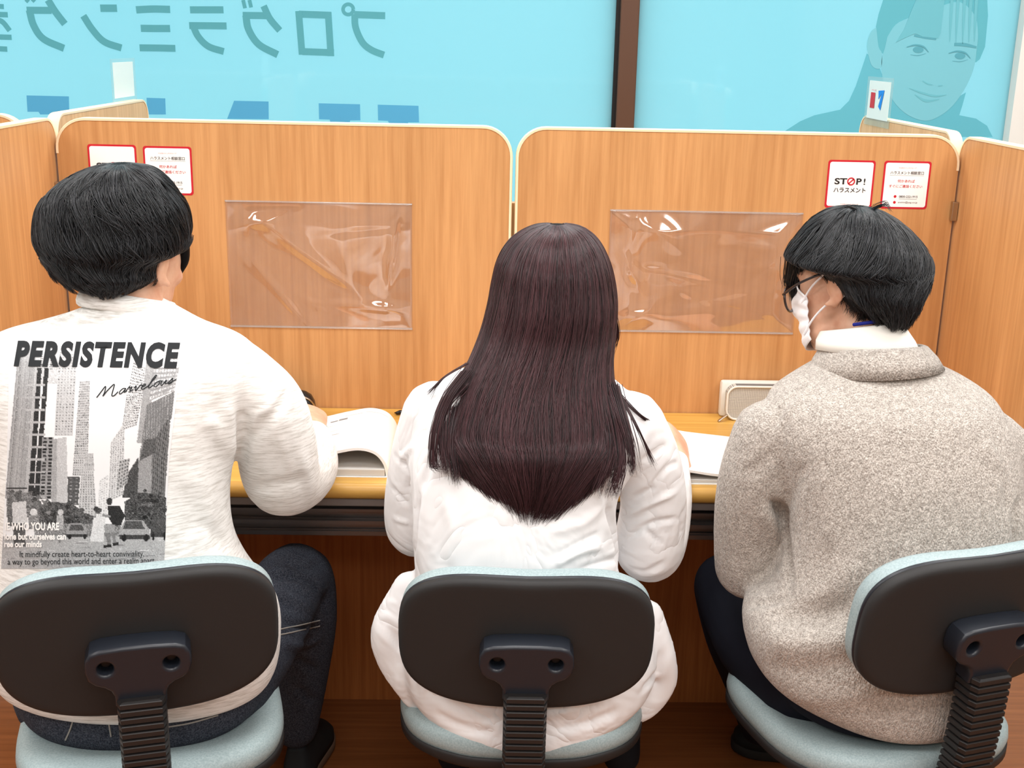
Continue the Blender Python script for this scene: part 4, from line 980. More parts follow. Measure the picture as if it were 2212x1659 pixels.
    ell(350, 1300, 17, 18, .80); fill([(330, 1320), (366, 1320), (368, 1400), (328, 1400)], .70, .08); fill([(330, 1400), (364, 1400), (352, 1480), (336, 1480)], .55, .08)
    ell(632, 1238, 17, 22, .22); fill([(620, 1262), (690, 1262), (722, 1320), (700, 1375), (655, 1380), (625, 1330)], .17, .04); fill([(590, 1310), (640, 1318), (640, 1332), (592, 1326)], .55, .05)
    fill([(600, 1372), (668, 1370), (655, 1420), (606, 1425)], .62, .05); fill([(606, 1420), (636, 1420), (640, 1490), (622, 1492)], .50, .05); fill([(640, 1415), (660, 1412), (672, 1480), (656, 1484)], .52, .05)
    fill([(598, 1492), (642, 1484), (646, 1500), (600, 1506)], .15, .03); fill([(650, 1480), (682, 1474), (684, 1490), (652, 1494)], .15, .03)
    fill([(40, 1158), (160, 1158), (160, 1166), (40, 1166)], .2, .03)
    fade = np.clip((Y - 285) / 150, 0, 1) * .85 + .15; img = 1 - (1 - img) * fade
    img = np.clip(img, .05, .97); lin = img ** 2.2 * .86 + .012
    return np.stack([lin * .99, lin, lin * 1.015], -1)
M['ink_print'] = mat('shirt_ink', srgb(46, 48, 50), .85, .1)
person_in_sweatshirt()

# ------------------------------------------------------------------ middle: person with long dark hair in white blouse
def person_in_blouse():
    t = thing('person', 'person with long straight dark brown hair in oversized white blouse, seated in the middle', 'person', at(1130, 1500, 1.78) * (1, 1, 0))
    L = Matrix.Translation(-t.location)
    torso = [(1545, 1000, 1270, 1.775, .125, 2.2), (1520, 930, 1335, 1.78, .145, 2.3), (1470, 880, 1400, 1.785, .15, 2.4), (1400, 868, 1416, 1.785, .142, 2.4), (1320, 882, 1392, 1.785, .135, 2.4), (1240, 897, 1340, 1.78, .13, 2.4),
             (1150, 893, 1330, 1.775, .125, 2.4), (1060, 890, 1336, 1.78, .12, 2.4), (985, 882, 1380, 1.79, .116), (925, 890, 1400, 1.80, .11), (880, 908, 1388, 1.81, .102), (845, 935, 1360, 1.82, .092), (818, 968, 1330, 1.83, .08), (795, 1015, 1290, 1.84, .068), (770, 1070, 1250, 1.85, .056), (750, 1100, 1235, 1.855, .05)]
    armL = [(938, 890, 1.81, .050), (908, 985, 1.825, .048), (893, 1070, 1.845, .047), (898, 1145, 1.88, .046), (930, 1080, 1.98, .042), (985, 985, 2.13, .026)]
    armR = [(1362, 915, 1.81, .054), (1398, 1000, 1.82, .055), (1412, 1090, 1.84, .055), (1402, 1185, 1.87, .058), (1438, 1100, 1.98, .048), (1462, 999, 2.13, .024)]
    Mh = head_frame(at(1198, 640, 1.905), -18, 22)
    neck = [at(1165, 850, 1.83), at(1180, 760, 1.855), at(1192, 700, 1.88), at(1198, 640, 1.90)]
    legR = [(1270, 1490, 1.80, .078), (1290, 1400, 1.96, .070), (1300, 1290, 2.10, .058), (1320, 1400, 2.06, .05), (1335, 1520, 2.0, .042), (1342, 1630, 1.94, .036)]
    legL = [(1010, 1490, 1.80, .078), (995, 1400, 1.96, .070), (990, 1290, 2.10, .058), (985, 1400, 2.06, .05), (985, 1520, 2.0, .042), (985, 1630, 1.94, .036)]
    hips = [(1525, 1010, 1270, 1.80, .11, 2.3), (1480, 930, 1350, 1.80, .125, 2.4), (1420, 930, 1350, 1.795, .115, 2.3)]
    body = [rows_loft(shrink(torso[4:], .12)), rows_loft(shrink(hips, .06, .9)), limb(armL, k=.62), limb(armR, k=.62), limb(legR, k=.8), limb(legL, k=.8), tube(neck, [.05, .045, .043, .043], 20, 4)] + head_parts(Mh, .94)
    wr = at(1468, 990, 2.15); body += hand_parts(wr, at(1446, 915, 2.27) - wr, (.85, -.45, .6), -1, (.7, 1.0, .7), .95)
    wl = at(992, 972, 2.15); body += hand_parts(wl, at(1050, 905, 2.28) - wl, (-.2, -.2, 1), 1, (.35, .5, .3), .92)
    me = union(body, .0036, 4); b = link('body', me, M['skin'], t, world_space=True)
    def sub(name, VF, mt, parent=t, **k): return obj(name, VF, mt, parent, world_space=parent is t, **k)
    # flared shirt tail at both hips
    def tail(pts): P, R = PX(pts); return tube(P, R, 16, 5, (1, .62), up=(0, 1, 0))
    tails = [tail([(885, 1270, 1.78, .03), (845, 1360, 1.77, .034), (852, 1425, 1.765, .030), (905, 1500, 1.75, .03)]), tail([(1395, 1330, 1.78, .03), (1428, 1420, 1.775, .026), (1440, 1475, 1.775, .018), (1392, 1520, 1.775, .03), (1330, 1535, 1.76, .03)])]
    me = union([rows_loft(torso), limb(armL), limb(armR)] + tails, .0048, 4)
    folds(me, [(p, w * .8, a * 1.5) for p, w, a in [([(897, 1205), (900, 1140), (905, 1070)], .008, -.014), ([(905, 1070), (930, 1000), (935, 950)], .010, -.006), ([(1332, 1235), (1325, 1160), (1312, 1090)], .009, -.016), ([(1312, 1090), (1300, 1040), (1310, 990)], .010, -.006),
               ([(1345, 1120), (1400, 1090), (1470, 1060)], .008, .005), ([(1350, 1165), (1410, 1130), (1470, 1120)], .007, -.005), ([(1360, 1080), (1420, 1050)], .007, -.005), ([(1390, 1140), (1430, 1180)], .007, -.004), ([(1380, 1000), (1440, 960)], .008, -.004), ([(1400, 1060), (1440, 1010), (1465, 1000)], .006, -.004),
               ([(1190, 1225), (1250, 1190), (1310, 1180)], .010, .006), ([(1200, 1205), (1260, 1172), (1300, 1150)], .008, -.005), ([(1240, 1235), (1300, 1215), (1335, 1205)], .008, -.005), ([(1180, 1150), (1260, 1130), (1305, 1090)], .012, .004),
               ([(850, 980), (885, 1020), (880, 1080)], .007, -.004), ([(845, 1050), (880, 1090)], .006, -.004), ([(850, 1120), (885, 1130)], .006, .004), ([(860, 1000), (895, 960)], .007, .004),
               ([(960, 1060), (980, 1150), (970, 1230)], .016, .004), ([(1058, 1100), (1062, 1235)], .004, -.0016), ([(1090, 1110), (1092, 1240)], .004, .0016), ([(930, 1530), (990, 1565), (1080, 1590)], .012, -.004), ([(1180, 1580), (1270, 1560), (1340, 1530)], .010, -.004), ([(1120, 1560), (1250, 1530)], .010, .004),
               ([(835, 1350), (880, 1420), (900, 1490)], .010, -.006), ([(1430, 1400), (1420, 1450), (1380, 1500)], .009, -.006), ([(1130, 1570), (1140, 1600)], .008, -.003), ([(1440, 1210), (1400, 1235), (1360, 1230)], .010, -.004), ([(1475, 1100), (1470, 1160)], .007, -.004)]])
    wobble(me, .0014, 30, 9); bl = link('blouse', me, M['blouse'], t, world_space=True)
    me = union([rows_loft(hips), limb(legR), limb(legL)], .006, 5); link('trousers', me, M['black_cloth'], t, world_space=True)
    for s in (985, 1342):
        p = at(s, 1640, 1.94) - t.location; shoe(t, np.array([p[0], p[1] - .03, .002]), np.array([p[0], p[1] + .17, .002]), 'black shoe')
    # long hair: one mass from crown to the pointed tips, strands over it
    rows = [(484, 1185, 1222, 1.915, .015), (493, 1150, 1258, 1.915, .05), (518, 1110, 1288, 1.912, .082), (560, 1082, 1310, 1.908, .106), (610, 1069, 1322, 1.90, .112), (660, 1060, 1326, 1.885, .108), (720, 1044, 1322, 1.865, .098), (780, 1020, 1318, 1.83, .080),
            (830, 995, 1322, 1.80, .066), (880, 975, 1332, 1.765, .05), (930, 962, 1338, 1.735, .04), (970, 980, 1325, 1.705, .030), (1015, 1016, 1286, 1.69, .024), (1056, 1064, 1238, 1.68, .018), (1088, 1102, 1192, 1.672, .010), (1100, 1125, 1165, 1.668, .004)]
    h = HairRows(rows); cap = obj('hair', h.mesh(64, .005, .0006, 3), M['hair_brown'], t, world_space=True)
    rng = np.random.default_rng(12); n, k = 11000, 26
    g = rng.integers(0, 700, n); gu = rng.uniform(-.36, .36, 700); ge = rng.uniform(.80, 1.0, 700); go = rng.uniform(-.0035, .0035, 700)
    u0 = gu[g] + rng.normal(0, .006, n); tt = np.linspace(0, 1, k)[None, :]; start = np.clip(rng.uniform(-.03, .10, n), 0, 1)[:, None]
    endv = (ge[g] * rng.uniform(.96, 1.0, n))[:, None]; side = np.abs(u0)[:, None] > .17
    endv = np.where(side, np.minimum(endv, rng.uniform(.74, .93, n)[:, None]), endv)
    v = start + (endv - start) * tt; u = u0[:, None] + rng.normal(0, .012, n)[:, None] * tt ** 2 + .006 * np.sin(tt * 9 + g[:, None])
    P = h.surf(u, v, go[g][:, None] + rng.uniform(-.001, .0015, n)[:, None] + .001)
    P[:, :, 2] -= (rng.uniform(0, .034, n)[:, None] * tt ** 6)
    R = np.broadcast_to(.00045 * (1.05 - .85 * tt ** 5), (n, k))
    # loose locks falling over the shoulders
    locks = [([(1010, 800, 1.78), (965, 860, 1.73), (940, 930, 1.70), (936, 1000, 1.685), (945, 1010, 1.68)], .010), ([(1000, 830, 1.77), (960, 880, 1.73), (955, 950, 1.70), (962, 1020, 1.68)], .012), ([(990, 880, 1.75), (975, 960, 1.70), (985, 1040, 1.675)], .012),
             ([(1325, 830, 1.78), (1345, 900, 1.725), (1362, 960, 1.695), (1368, 1020, 1.68)], .011), ([(1320, 860, 1.76), (1335, 930, 1.715), (1340, 1000, 1.685), (1322, 1070, 1.67)], .013), ([(1305, 900, 1.74), (1312, 980, 1.69), (1290, 1060, 1.67)], .013), ([(1322, 680, 1.88), (1330, 720, 1.88), (1324, 748, 1.88), (1312, 760, 1.88)], .007),
             ([(1335, 850, 1.78), (1385, 900, 1.76), (1425, 915, 1.80)], .0035), ([(1330, 840, 1.79), (1375, 920, 1.73), (1412, 1000, 1.735)], .0022), ([(1010, 785, 1.80), (960, 815, 1.78), (925, 850, 1.77)], .0022), ([(1068, 700, 1.87), (1035, 760, 1.85), (1002, 805, 1.82)], .003)]
    LP = []
    for pts, w in locks:
        c = catmull([at(*p) for p in pts], 9); c = np.array([np.interp(np.linspace(0, len(c) - 1, k), np.arange(len(c)), c[:, i]) for i in range(3)]).T
        for _ in range(int(14 + 6500 * w)): LP.append(c + rng.normal(0, 1, 3) * np.array([1, .3, .5]) * w * .5 * (1 - .45 * np.linspace(0, 1, k)[:, None]) + rng.normal(0, 1, 3) * .004 * np.linspace(0, 1, k)[:, None] ** 3)
    LP = np.array(LP); LR = np.broadcast_to(.00045 * (1.05 - .85 * tt ** 3), (len(LP), k))
    hair_curves('hair_strands', np.concatenate([P, LP]) - np.array(t.location), np.concatenate([R, LR]), M['strand_brown'], cap)
    face_details(L @ Mh, b, .94)
person_in_blouse()

# ------------------------------------------------------------------ right: person in beige knit with face mask
def person_in_knit():
    t = thing('person', 'masked person in beige knit sweater and glasses with head tilted left, on the turned chair', 'person', at(1900, 1500, 1.75) * (1, 1, 0))
    L = Matrix.Translation(-t.location)
    torso = [(1520, 1800, 2040, 1.735, .12, 2.2), (1502, 1740, 2090, 1.735, .14, 2.3), (1466, 1668, 2140, 1.735, .148, 2.4), (1420, 1625, 2165, 1.735, .148, 2.4), (1360, 1608, 2178, 1.735, .145, 2.4), (1308, 1616, 2182, 1.74, .14, 2.4), (1260, 1672, 2188, 1.745, .132, 2.4),
             (1180, 1702, 2195, 1.75, .13, 2.4), (1080, 1700, 2200, 1.76, .126, 2.4), (1000, 1680, 2198, 1.77, .122), (930, 1650, 2185, 1.785, .116), (880, 1656, 2160, 1.795, .108), (850, 1668, 2140, 1.805, .098), (825, 1700, 2108, 1.815, .088), (802, 1735, 2068, 1.825, .078), (786, 1762, 2030, 1.83, .070)]
    armL = [(1656, 938, 1.79, .055), (1634, 1030, 1.80, .060), (1620, 1125, 1.825, .059), (1622, 1222, 1.87, .061), (1612, 1085, 2.0, .050), (1612, 972, 2.13, .038)]
    armR = [(2130, 950, 1.79, .052), (2195, 1030, 1.80, .060), (2226, 1125, 1.825, .059), (2222, 1222, 1.87, .061), (2190, 1090, 2.0, .050), (2130, 978, 2.13, .038)]
    Mh = head_frame(at(1850, 603, 1.905), 42, 26, 15)
    neck = [at(1885, 860, 1.83), at(1875, 760, 1.85), at(1868, 690, 1.875), at(1856, 610, 1.90)]
    legL = [(1740, 1470, 1.78, .080), (1630, 1380, 1.93, .074), (1566, 1262, 2.07, .060), (1580, 1370, 2.09, .052), (1612, 1470, 2.17, .046), (1640, 1568, 2.24, .042)]
    legR = [(2040, 1470, 1.78, .080), (2050, 1380, 1.94, .074), (2040, 1270, 2.08, .060), (2030, 1370, 2.10, .052), (2015, 1480, 2.12, .046), (2000, 1590, 2.14, .042)]
    hips = [(1535, 1790, 2040, 1.75, .10, 2.3), (1500, 1690, 2110, 1.75, .125, 2.4), (1430, 1680, 2120, 1.75, .115, 2.3)]
    body = [rows_loft(shrink(torso[5:])), rows_loft(shrink(hips, .06, .9)), limb(armL, k=.62), limb(armR, k=.62), limb(legL, k=.8), limb(legR, k=.8), tube(neck, [.060, .055, .054, .054], 20, 4)] + head_parts(Mh, .97)
    for arm, tgt, nb, sd in ((armL, (1640, 905, 2.28), (-.2, -.3, 1), -1 * -1), (armR, (2090, 910, 2.28), (.2, -.3, 1), -1)):
        w = at(arm[-1][0], arm[-1][1] - 14, arm[-1][2] + .02); body += hand_parts(w, at(*tgt) - w, nb, sd, (.4, .6, .4))
    me = union(body, .0036, 4); bv = bvh_of(me); b = link('body', me, M['skin'], t, world_space=True)
    def sub(name, VF, mt, parent=t, **k): return obj(name, VF, mt, parent, world_space=parent is t, **k)
    me = union([rows_loft(torso), limb(armL), limb(armR)], .0055, 6)
    folds(me, [([(1702, 1295), (1704, 1200), (1695, 1120), (1660, 1080)], .012, -.020), ([(1700, 1110), (1720, 1040), (1740, 1000)], .014, -.006), ([(1640, 1090), (1670, 1150), (1680, 1230)], .016, .008), ([(1655, 1075), (1685, 1100), (1690, 1150)], .008, -.007),
               ([(1560, 1290), (1620, 1306), (1700, 1296)], .008, -.008), ([(1650, 1330), (1760, 1330), (1860, 1290)], .020, -.010), ([(1720, 1310), (1800, 1270), (1850, 1200)], .022, .008), ([(1640, 1380), (1760, 1390), (1870, 1360)], .020, .008), ([(1640, 1440), (1760, 1450), (1880, 1420)], .018, -.006), ([(1680, 1500), (1800, 1510), (1950, 1480)], .018, .005),
               ([(2196, 1200), (2194, 1120), (2204, 1070)], .010, -.014), ([(2140, 1000), (2165, 1050), (2180, 1120)], .014, -.006), ([(2120, 950), (2150, 1000), (2165, 1090)], .014, .006), ([(1770, 1000), (1790, 1100), (1790, 1200)], .022, .005),
               ([(1600, 1020), (1640, 1010), (1680, 960)], .012, -.004), ([(1745, 830), (1700, 870), (1665, 930), (1655, 980)], .005, -.0032), ([(1757, 834), (1712, 876), (1678, 935), (1667, 985)], .005, .0028), ([(1770, 792), (1850, 782), (1940, 782), (2020, 765)], .006, -.004)])
    wobble(me, .0013, 24, 21); kn = link('knit_sweater', me, M['knit'], t, world_space=True)
    # knit neckband and shirt collar
    def loopband(pts_low, pts_up, thick, mt, name):
        rings = []
        lo = catmull(pts_low + [pts_low[0]], 6)[:-1]; up = catmull(pts_up + [pts_up[0]], 6)[:-1]; c = lo.mean(0)
        for t_, o in ((0, 0), (.5, .003), (.97, 0), (1.02, -thick * .5), (.97, -thick), (.5, -thick + .002), (0, -thick)):
            r = lo * (1 - t_) + up * t_; d = r - c; d[:, 2] = 0; d /= np.linalg.norm(d, axis=1)[:, None] + 1e-9; rings.append(r + d * o)
        V, F = loft(rings, cap=False); n = len(lo); m = len(rings) - 1
        F += [(m * n + j, m * n + (j + 1) % n, (j + 1) % n, j) for j in range(n)]
        return sub(name, (V, F), mt)
    oval = lambda px, py, Y, rx, ry, tilt_f, tilt_s: [at(px, py, Y) + np.array([rx * math.cos(a), ry * math.sin(a), tilt_f * math.sin(a) + tilt_s * math.cos(a)]) for a in np.linspace(0, 2 * math.pi, 17)[:-1]]
    loopband(oval(1893, 798, 1.83, .106, .086, -.006, .008), oval(1886, 748, 1.84, .084, .072, -.012, .004), .010, M['knit'], 'neckband')
    loopband(oval(1878, 765, 1.84, .086, .068, -.012, -.006), oval(1860, 706, 1.855, .064, .057, -.014, .008), .005, M['shirt'], 'shirt_collar')
    ln_ = [at(1862, 697, 1.858) + np.array([.0565 * math.cos(a), .0525 * math.sin(a), -.013 * math.sin(a) + .009 * math.cos(a)]) for a in np.linspace(4.2, 5.5, 14)]
    sub('lanyard', tube(ln_, [[.0012, .0028]] * 14, 8, 1, up=(0, 0, 1)), M['lanyard'])
    me = union([rows_loft(hips), limb(legL), limb(legR)], .006, 5); link('trousers', me, M['navy'], t, world_space=True)
    h1, t1 = atz(1735, 1640, 0) - t.location, atz(1590, 1612, 0) - t.location
    shoe(t, np.array([h1[0], h1[1], .002]), np.array([t1[0], t1[1], .002]), 'black mesh sneaker with pale lines', w=.05)
    h2 = at(2000, 1640, 2.1) - t.location; shoe(t, np.array([h2[0], h2[1], .002]), np.array([h2[0] + .03, h2[1] + .2, .002]), 'black mesh sneaker')
    # hair: bowl of black hair, nape tapering to the right
    rows = [(446, 1832, 1868, 1.915, .015), (456, 1798, 1902, 1.915, .05), (482, 1762, 1942, 1.912, .086), (524, 1728, 1982, 1.905, .112), (556, 1708, 1998, 1.897, .118), (572, 1716, 2001, 1.885, .108), (590, 1778, 2001, 1.865, .088), (612, 1802, 1995, 1.85, .076), (630, 1815, 1989, 1.84, .068), (648, 1836, 1980, 1.835, .062), (672, 1866, 1968, 1.83, .048), (690, 1890, 1950, 1.83, .034), (702, 1908, 1936, 1.83, .018)]
    h = HairRows(rows); cap = obj('hair', h.mesh(bump_amp=.0012, seed=7), M['hair_black'], t, world_space=True)
    lim = lambda u: np.full_like(u, 1.0)
    P1, R1 = strands(h, 10500, 10, 15, .014, (-.1, .70), (.18, .42), lim, 640, .92, (-.003, .005), swirl=-.05, rad=.0005, u_full=True)
    P2, R2 = strands(h, 3500, 10, 16, .014, (.5, .9), (.12, .25), lambda u: np.full_like(u, 1.02), 220, .8, (-.002, .003), rad=.0005, u_full=True, tip_out=.004, fall=.012)
    rng = np.random.default_rng(5); LP = []
    for pts, w, n in (([(1712, 560, 1.93), (1704, 600, 1.955), (1706, 628, 1.965)], .010, 160), ([(1722, 570, 1.93), (1714, 620, 1.96), (1716, 656, 1.97)], .008, 140), ([(1738, 560, 1.92), (1728, 600, 1.945), (1722, 640, 1.955)], .008, 140),
                      ([(1850, 452, 1.90), (1830, 446, 1.86), (1805, 452, 1.84)], .004, 14), ([(1880, 452, 1.9), (1910, 440, 1.87), (1922, 452, 1.85)], .006, 16),
                      ([(1835, 610, 1.83), (1842, 650, 1.825), (1838, 676, 1.828)], .012, 90), ([(1862, 640, 1.82), (1868, 672, 1.82), (1856, 694, 1.825)], .012, 90), ([(1812, 580, 1.84), (1818, 625, 1.84), (1816, 655, 1.845)], .010, 80)):
        c = catmull([at(*p) for p in pts], 5); c = np.array([np.interp(np.linspace(0, len(c) - 1, 10), np.arange(len(c)), c[:, i]) for i in range(3)]).T
        for _ in range(n): LP.append(c + rng.normal(0, 1, 3) * w * .55 * (1 - .5 * np.linspace(0, 1, 10)[:, None]) + rng.normal(0, 1, 3) * .003 * np.linspace(0, 1, 10)[:, None] ** 2)
    LP = np.array(LP); LR = np.broadcast_to(.0004 * (1.05 - .85 * np.linspace(0, 1, 10)[None, :] ** 3), (len(LP), 10))
    hair_curves('hair_strands', np.concatenate([P1, P2, LP]) - np.array(t.location), np.concatenate([R1, R2, LR]), M['strand_black'], cap)
    for pts in ([(1722, 552, 1.925), (1714, 595, 1.955), (1710, 622, 1.965)], [(1734, 552, 1.92), (1724, 600, 1.955), (1720, 632, 1.965)]):
        sub('side_lock', tube([at(*p) for p in pts], [.012, .009, .002], 10, 4), M['hair_black'], cap).data.transform(L)
    # face mask: pleated shell over nose and jaw, ear loops
    k = .97; V, F = [], []; na, ne = 40, 30
    for j in range(ne):
        e = j / (ne - 1) * 2 - 1
        for i in range(na):
            f_ = (i / (na - 1) - .5) * 2; a = f_ * math.radians(76); hh = .058 - .022 * abs(f_) ** 2.2
            ry = .056 + .026 * math.exp(-(a / .5) ** 2) * math.exp(-((e - .35) / .45) ** 2) - .016 * max(-e - .45, 0); pl = .0015 * math.sin(e * 14)
            V.append(((.071 + pl) * math.sin(a), .040 + (ry + pl) * math.cos(a), -.064 + hh * e + .010 * (1 - abs(f_))))
    F = [(j * na + i, (j + 1) * na + i, (j + 1) * na + i + 1, j * na + i + 1) for j in range(ne - 1) for i in range(na - 1)]
    mk = obj('face_mask', place((np.array(V) * k, F), L @ Mh), M['mask'], t); so = mk.modifiers.new('thickness', 'SOLIDIFY'); so.thickness = .002; so.offset = 1
    for s in (-1, 1):
        for z0, z1, yb in ((-.036, .012, .004), (-.090, -.040, -.016)):
            q = np.array([(s * .066, .066, z0), (s * .076, .042, z0 * .55 + z1 * .45), (s * .083, .012, z0 * .15 + z1 * .85), (s * .087, yb, z1), (s * .084, yb - .014, z1 * .6 - .006)]) * k
            obj('ear_loop', place(tube(q, [.0017] * 5, 8, 5), L @ Mh), M['mask'], mk)
    # spectacles
    gl = None; gs = []
    for s in (-1, 1):
        ring = [(s * .034 + .027 * math.cos(a) * (1.05), .120 - .018 * abs(s * .034 + .027 * math.cos(a)) / .06, -.024 + .021 * math.sin(a)) for a in np.linspace(0, 2 * math.pi, 21)]
        rim = obj('spectacle_rim', place(tube(np.array(ring) * k, [.0022] * 21, 8, 1, dome=False), L @ Mh), M['frame'], t)
        obj('lens', place((np.array(ring[:-1]) * k, [tuple(range(20))]), L @ Mh), M['lens'], rim, smooth=False)
        obj('temple_arm', place(tube(np.array([(s * .062, .104, -.018), (s * .078, .06, -.004), (s * .084, .005, .006), (s * .086, -.012, -.006)]) * k, [.0022] * 4, 8, 4), L @ Mh), M['frame'], rim)
    face_details(L @ Mh, b, k)
person_in_knit()

# ------------------------------------------------------------------ things on the desk
def desk_xy(px, py, z=DESK_Z): return atz(px, py, z)
def printed_lines(name, parent, fn, rows, mt):
    """printed lines of text as thin marks, fn maps (u, v) on the page to a point"""
    for u0, u1, v, w in rows:
        us = np.linspace(u0, u1, 12); A = [fn(u, v - w) for u in us]; B = [fn(u, v + w) for u in us]
        obj(name, (np.array(A + B), [(i, i + 1, 12 + i + 1, 12 + i) for i in range(11)]), mt, parent, smooth=False)
def workbook_left():
    t = thing('workbook', 'open thick workbook with arched white pages beside the printed sweatshirt sleeve', 'book', (0, 0, 0))
    fr, bk = atz(700, 1022, DESK_Z + .004)[1], atz(760, 935, DESK_Z + .035)[1]
    xr, xl = atz(836, 1030, DESK_Z)[0], atz(610, 1005, DESK_Z)[0]
    y0 = DESK_FRONT + .035; y1 = y0 + .255; x0, x1 = xl, xr
    obj('page_block', box(x0, x1 - .004, y0, y1, DESK_Z + .001, DESK_Z + .016, .002), M['paper_grey'], t, smooth=False)
    obj('cover', box(x0 - .004, x1, y0 - .003, y1 + .003, DESK_Z + .0002, DESK_Z + .0012), M['paper'], t, smooth=False)
    # arched leaf stack: profile in (x, z), thickness 6 mm
    w = x1 - x0; prof = catmull([(x0 - .01, DESK_Z + .030), (x0 + w * .2, DESK_Z + .034), (x0 + w * .52, DESK_Z + .050), (x0 + w * .74, DESK_Z + .058), (x0 + w * .90, DESK_Z + .050), (x1 - .002, DESK_Z + .028), (x1 + .004, DESK_Z + .002)], 7)
    T = np.gradient(prof, axis=0); T /= np.linalg.norm(T, axis=1)[:, None]; Nn = np.stack([-T[:, 1], T[:, 0]], 1); inn = prof - Nn * .0055
    skew = .0
    loop = np.concatenate([prof, inn[::-1]])
    V, F = prism([tuple(p) for p in loop], y0 + .001, y1 - .002)
    obj('raised_pages', (V, F), M['paper'], t, sharp=40)
    L = np.concatenate([[0], np.cumsum(np.linalg.norm(np.diff(prof, axis=0), axis=1))]); L /= L[-1]
    def fn(u, v):
        p = np.array([np.interp(u, L, prof[:, 0]), np.interp(u, L, prof[:, 1])]); q = np.array([np.interp(u, L, Nn[:, 0]), np.interp(u, L, Nn[:, 1])]); p = p + q * .0007
        return (p[0], y0 + v * (y1 - y0), p[1])
    printed_lines('printing', t, fn, [(.34, .40, .78, .010), (.41, .48, .79, .018), (.30, .62, .66, .0015), (.30, .56, .52, .0015), (.34, .46, .42, .003), (.45, .60, .86, .002), (.62, .80, .88, .002), (.55, .66, .60, .0012), (.68, .78, .45, .0012), (.5, .64, .30, .001), (.70, .82, .66, .001), (.30, .325, .70, .006)], M['ink_grey'])
def workbook_right():
    t = thing('workbook', 'open workbook lying flat between the long-haired person and the beige knit sleeve', 'book', (0, 0, 0))
    xl, xr = atz(1395, 1000, DESK_Z)[0], atz(1640, 1000, DESK_Z)[0]; y0 = DESK_FRONT + .02; y1 = y0 + .25; mid = xl + .02
    obj('cover', box(xl, xr, y0 - .003, y1, DESK_Z + .0002, DESK_Z + .002), M['paper'], t, smooth=False)
    obj('page_block', box(xl + .002, xr - .003, y0, y1 - .003, DESK_Z + .002, DESK_Z + .009, .001), M['paper_grey'], t, smooth=False)
    prof = catmull([(xl + .005, DESK_Z + .012), (mid + .03, DESK_Z + .0285), (mid + .09, DESK_Z + .022), (xr - .03, DESK_Z + .013), (xr - .004, DESK_Z + .011)], 7)
    loop = np.concatenate([prof, (prof - (0, .005))[::-1]]); V, F = prism([tuple(p) for p in loop], y0, y1 - .004)
    obj('raised_pages', (V, F), M['paper'], t, sharp=40)
    fn = lambda u, v: (prof[0, 0] + u * (prof[-1, 0] - prof[0, 0]), y0 + v * (y1 - y0), np.interp(prof[0, 0] + u * (prof[-1, 0] - prof[0, 0]), prof[:, 0], prof[:, 1]) + .0006)
    printed_lines('printing', t, fn, [(.55, .80, .46, .0012), (.60, .72, .62, .001), (.45, .47, .82, .002), (.56, .70, .60, .001), (.2, .3, .85, .001)], M['ink_grey'])
M['paper_grey'] = mat('page_edges', srgb(206, 204, 200), .8)
workbook_left(); workbook_right()

m = M['case_black'] = mat('black_pencil_case', srgb(18, 18, 20), .3, .5)
def case_black():
    a, b = atz(600, 882, DESK_Z), atz(690, 882, DESK_Z); t = thing('pencil_case', 'black glossy pencil case with silver zip against the back panel by the sweatshirt arm', 'pencil case', (0, 0, 0))
    y = PANEL_Y - .062; x0, x1 = a[0] - .06, b[0]; out = [ring_xy(((x0 + x1) / 2, y, 0), 1, 1)]
    rings = []
    for z, kx, ky in ((0, .92, .75), (.004, .98, .92), (.016, 1, 1), (.032, .97, .92), (.046, .88, .70), (.054, .74, .40), (.057, .62, .2)): rings.append(ring_xy(((x0 + x1) / 2, y, DESK_Z + .0005 + z), (x1 - x0) / 2 * kx, .034 * ky, 3))
    obj('case_body', loft(rings), M['case_black'], t)
    cx = (x0 + x1) / 2; hw = (x1 - x0) / 2
    arc = [(cx - hw * .6, y - .012, DESK_Z + .0535), (cx + hw * .3, y - .016, DESK_Z + .053), (cx + hw * .78, y - .018, DESK_Z + .045), (cx + hw * .97, y - .012, DESK_Z + .028), (cx + hw * 1.01, y - .008, DESK_Z + .010)]
    obj('zip', tube(arc, [[.003, .0022]] * 5, 8, 6), M['steel'], t); obj('zip_pull', tube([(cx + hw * .99, y - .014, DESK_Z + .024), (cx + hw * 1.10, y - .018, DESK_Z + .008)], [[.004, .0014]] * 2, 8, 3), M['steel'], t)
    obj('badge', place(ball((0, 0, 0), (.015, .003, .005)), Matrix.Translation((cx + hw * .5, y - .034, DESK_Z + .024))), M['steel'], t)
case_black()
m = M['case_grey'] = mat('grey_mesh_pencil_case', srgb(206, 204, 196), .7, .2)
_tc = nd(m, 'ShaderNodeTexCoord'); _br = nd(m, 'ShaderNodeTexBrick'); _br.inputs['Scale'].default_value = 130; _br.inputs['Mortar Size'].default_value = .035; _br.offset = 0
_br.inputs['Color1'].default_value = (*srgb(212, 210, 202), 1); _br.inputs['Color2'].default_value = (*srgb(204, 202, 194), 1); _br.inputs['Mortar'].default_value = (*srgb(120, 118, 116), 1)
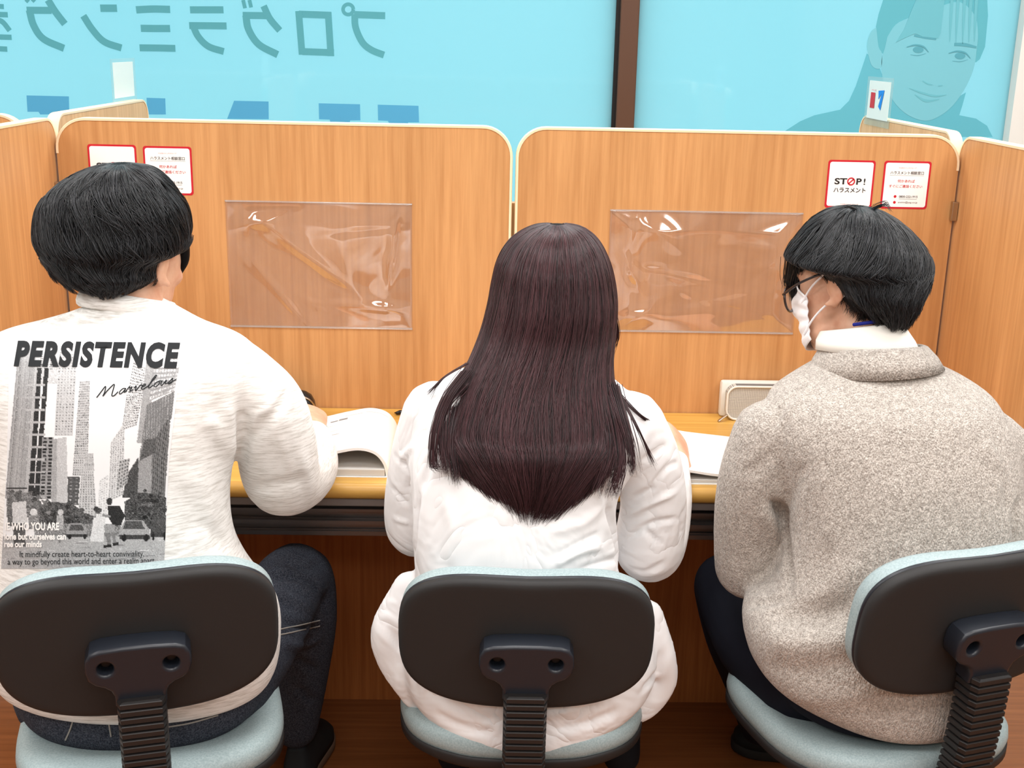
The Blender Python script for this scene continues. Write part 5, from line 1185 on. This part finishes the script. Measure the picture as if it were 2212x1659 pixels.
_mp = nd(m, 'ShaderNodeMapping'); _mp.inputs['Rotation'].default_value = (math.pi / 2, 0, 0); ln(m, _tc.outputs['Object'], _mp.inputs[0]); ln(m, _mp.outputs[0], _br.inputs['Vector']); ln(m, _br.outputs[0], bsdf(m).inputs['Base Color'])
M['case_trim'] = mat('pale_case_trim', srgb(226, 224, 216), .6)
def case_grey():
    a = atz(1562, 905, DESK_Z); t = thing('pencil_case', 'pale grey checked pencil case with zip standing behind the beige knit sleeve', 'pencil case', (0, 0, 0))
    y = PANEL_Y - .040; x0, x1 = a[0], a[0] + .20
    out = round_rect(x0 + .004, x1, DESK_Z + .0005, DESK_Z + .078, .022, 8); obj('case_body', prism(out, y - .012, y + .012), M['case_grey'], t, sharp=40)
    obj('back_pocket', box(x0 - .006, x1 - .02, y + .0125, y + .034, DESK_Z + .0005, DESK_Z + .082, .006), M['case_trim'], t, sharp=40)
    o2 = [(p[0], y - .0135, p[1]) for p in round_rect(x0 + .004, x1, DESK_Z + .003, DESK_Z + .078, .022, 8)]; o2.append(o2[0])
    obj('zip', tube(o2, [.0025] * len(o2), 8, 1, dome=False), M['case_trim'], t)
    obj('zip_pull', tube([(x0 + .004, y - .018, DESK_Z + .014), (x0 - .010, y - .024, DESK_Z + .006), (x0 - .014, y - .026, DESK_Z + .003)], [[.004, .0016]] * 3, 8, 3), M['steel'], t)
case_grey()
def charm():
    p = atz(864, 897, DESK_Z); t = thing('clip', 'small black clip on the desk at the far corner of the arched workbook', 'clip', p)
    obj('jaw', tube([(-.006, 0, .005), (.002, 0, .007), (.008, 0, .005)], [.004, .005, .004], 10, 4), M['case_black'], t); obj('wire_loop', tube([(-.004, .004, .004), (-.012, .008, .003), (-.004, .012, .004)], [.0012] * 3, 6, 5), M['case_black'], t)
charm()
def pencil():
    w = at(655, 868, 2.33); a = np.array([w[0] - .03, w[1] + .02, DESK_Z + .003]); b = a + np.array([-.035, -.085, .105])
    t = thing('mechanical_pencil', 'slim dark pencil held by the person in printed sweatshirt', 'pencil', (0, 0, 0)); d = (b - a)
    obj('barrel', tube([a + d * .1, b], [.004, .004], 10, 3), M['case_black'], t); obj('tip', tube([a, a + d * .1], [.0008, .0038], 10, 2, dome=False), M['steel'], t)
pencil()
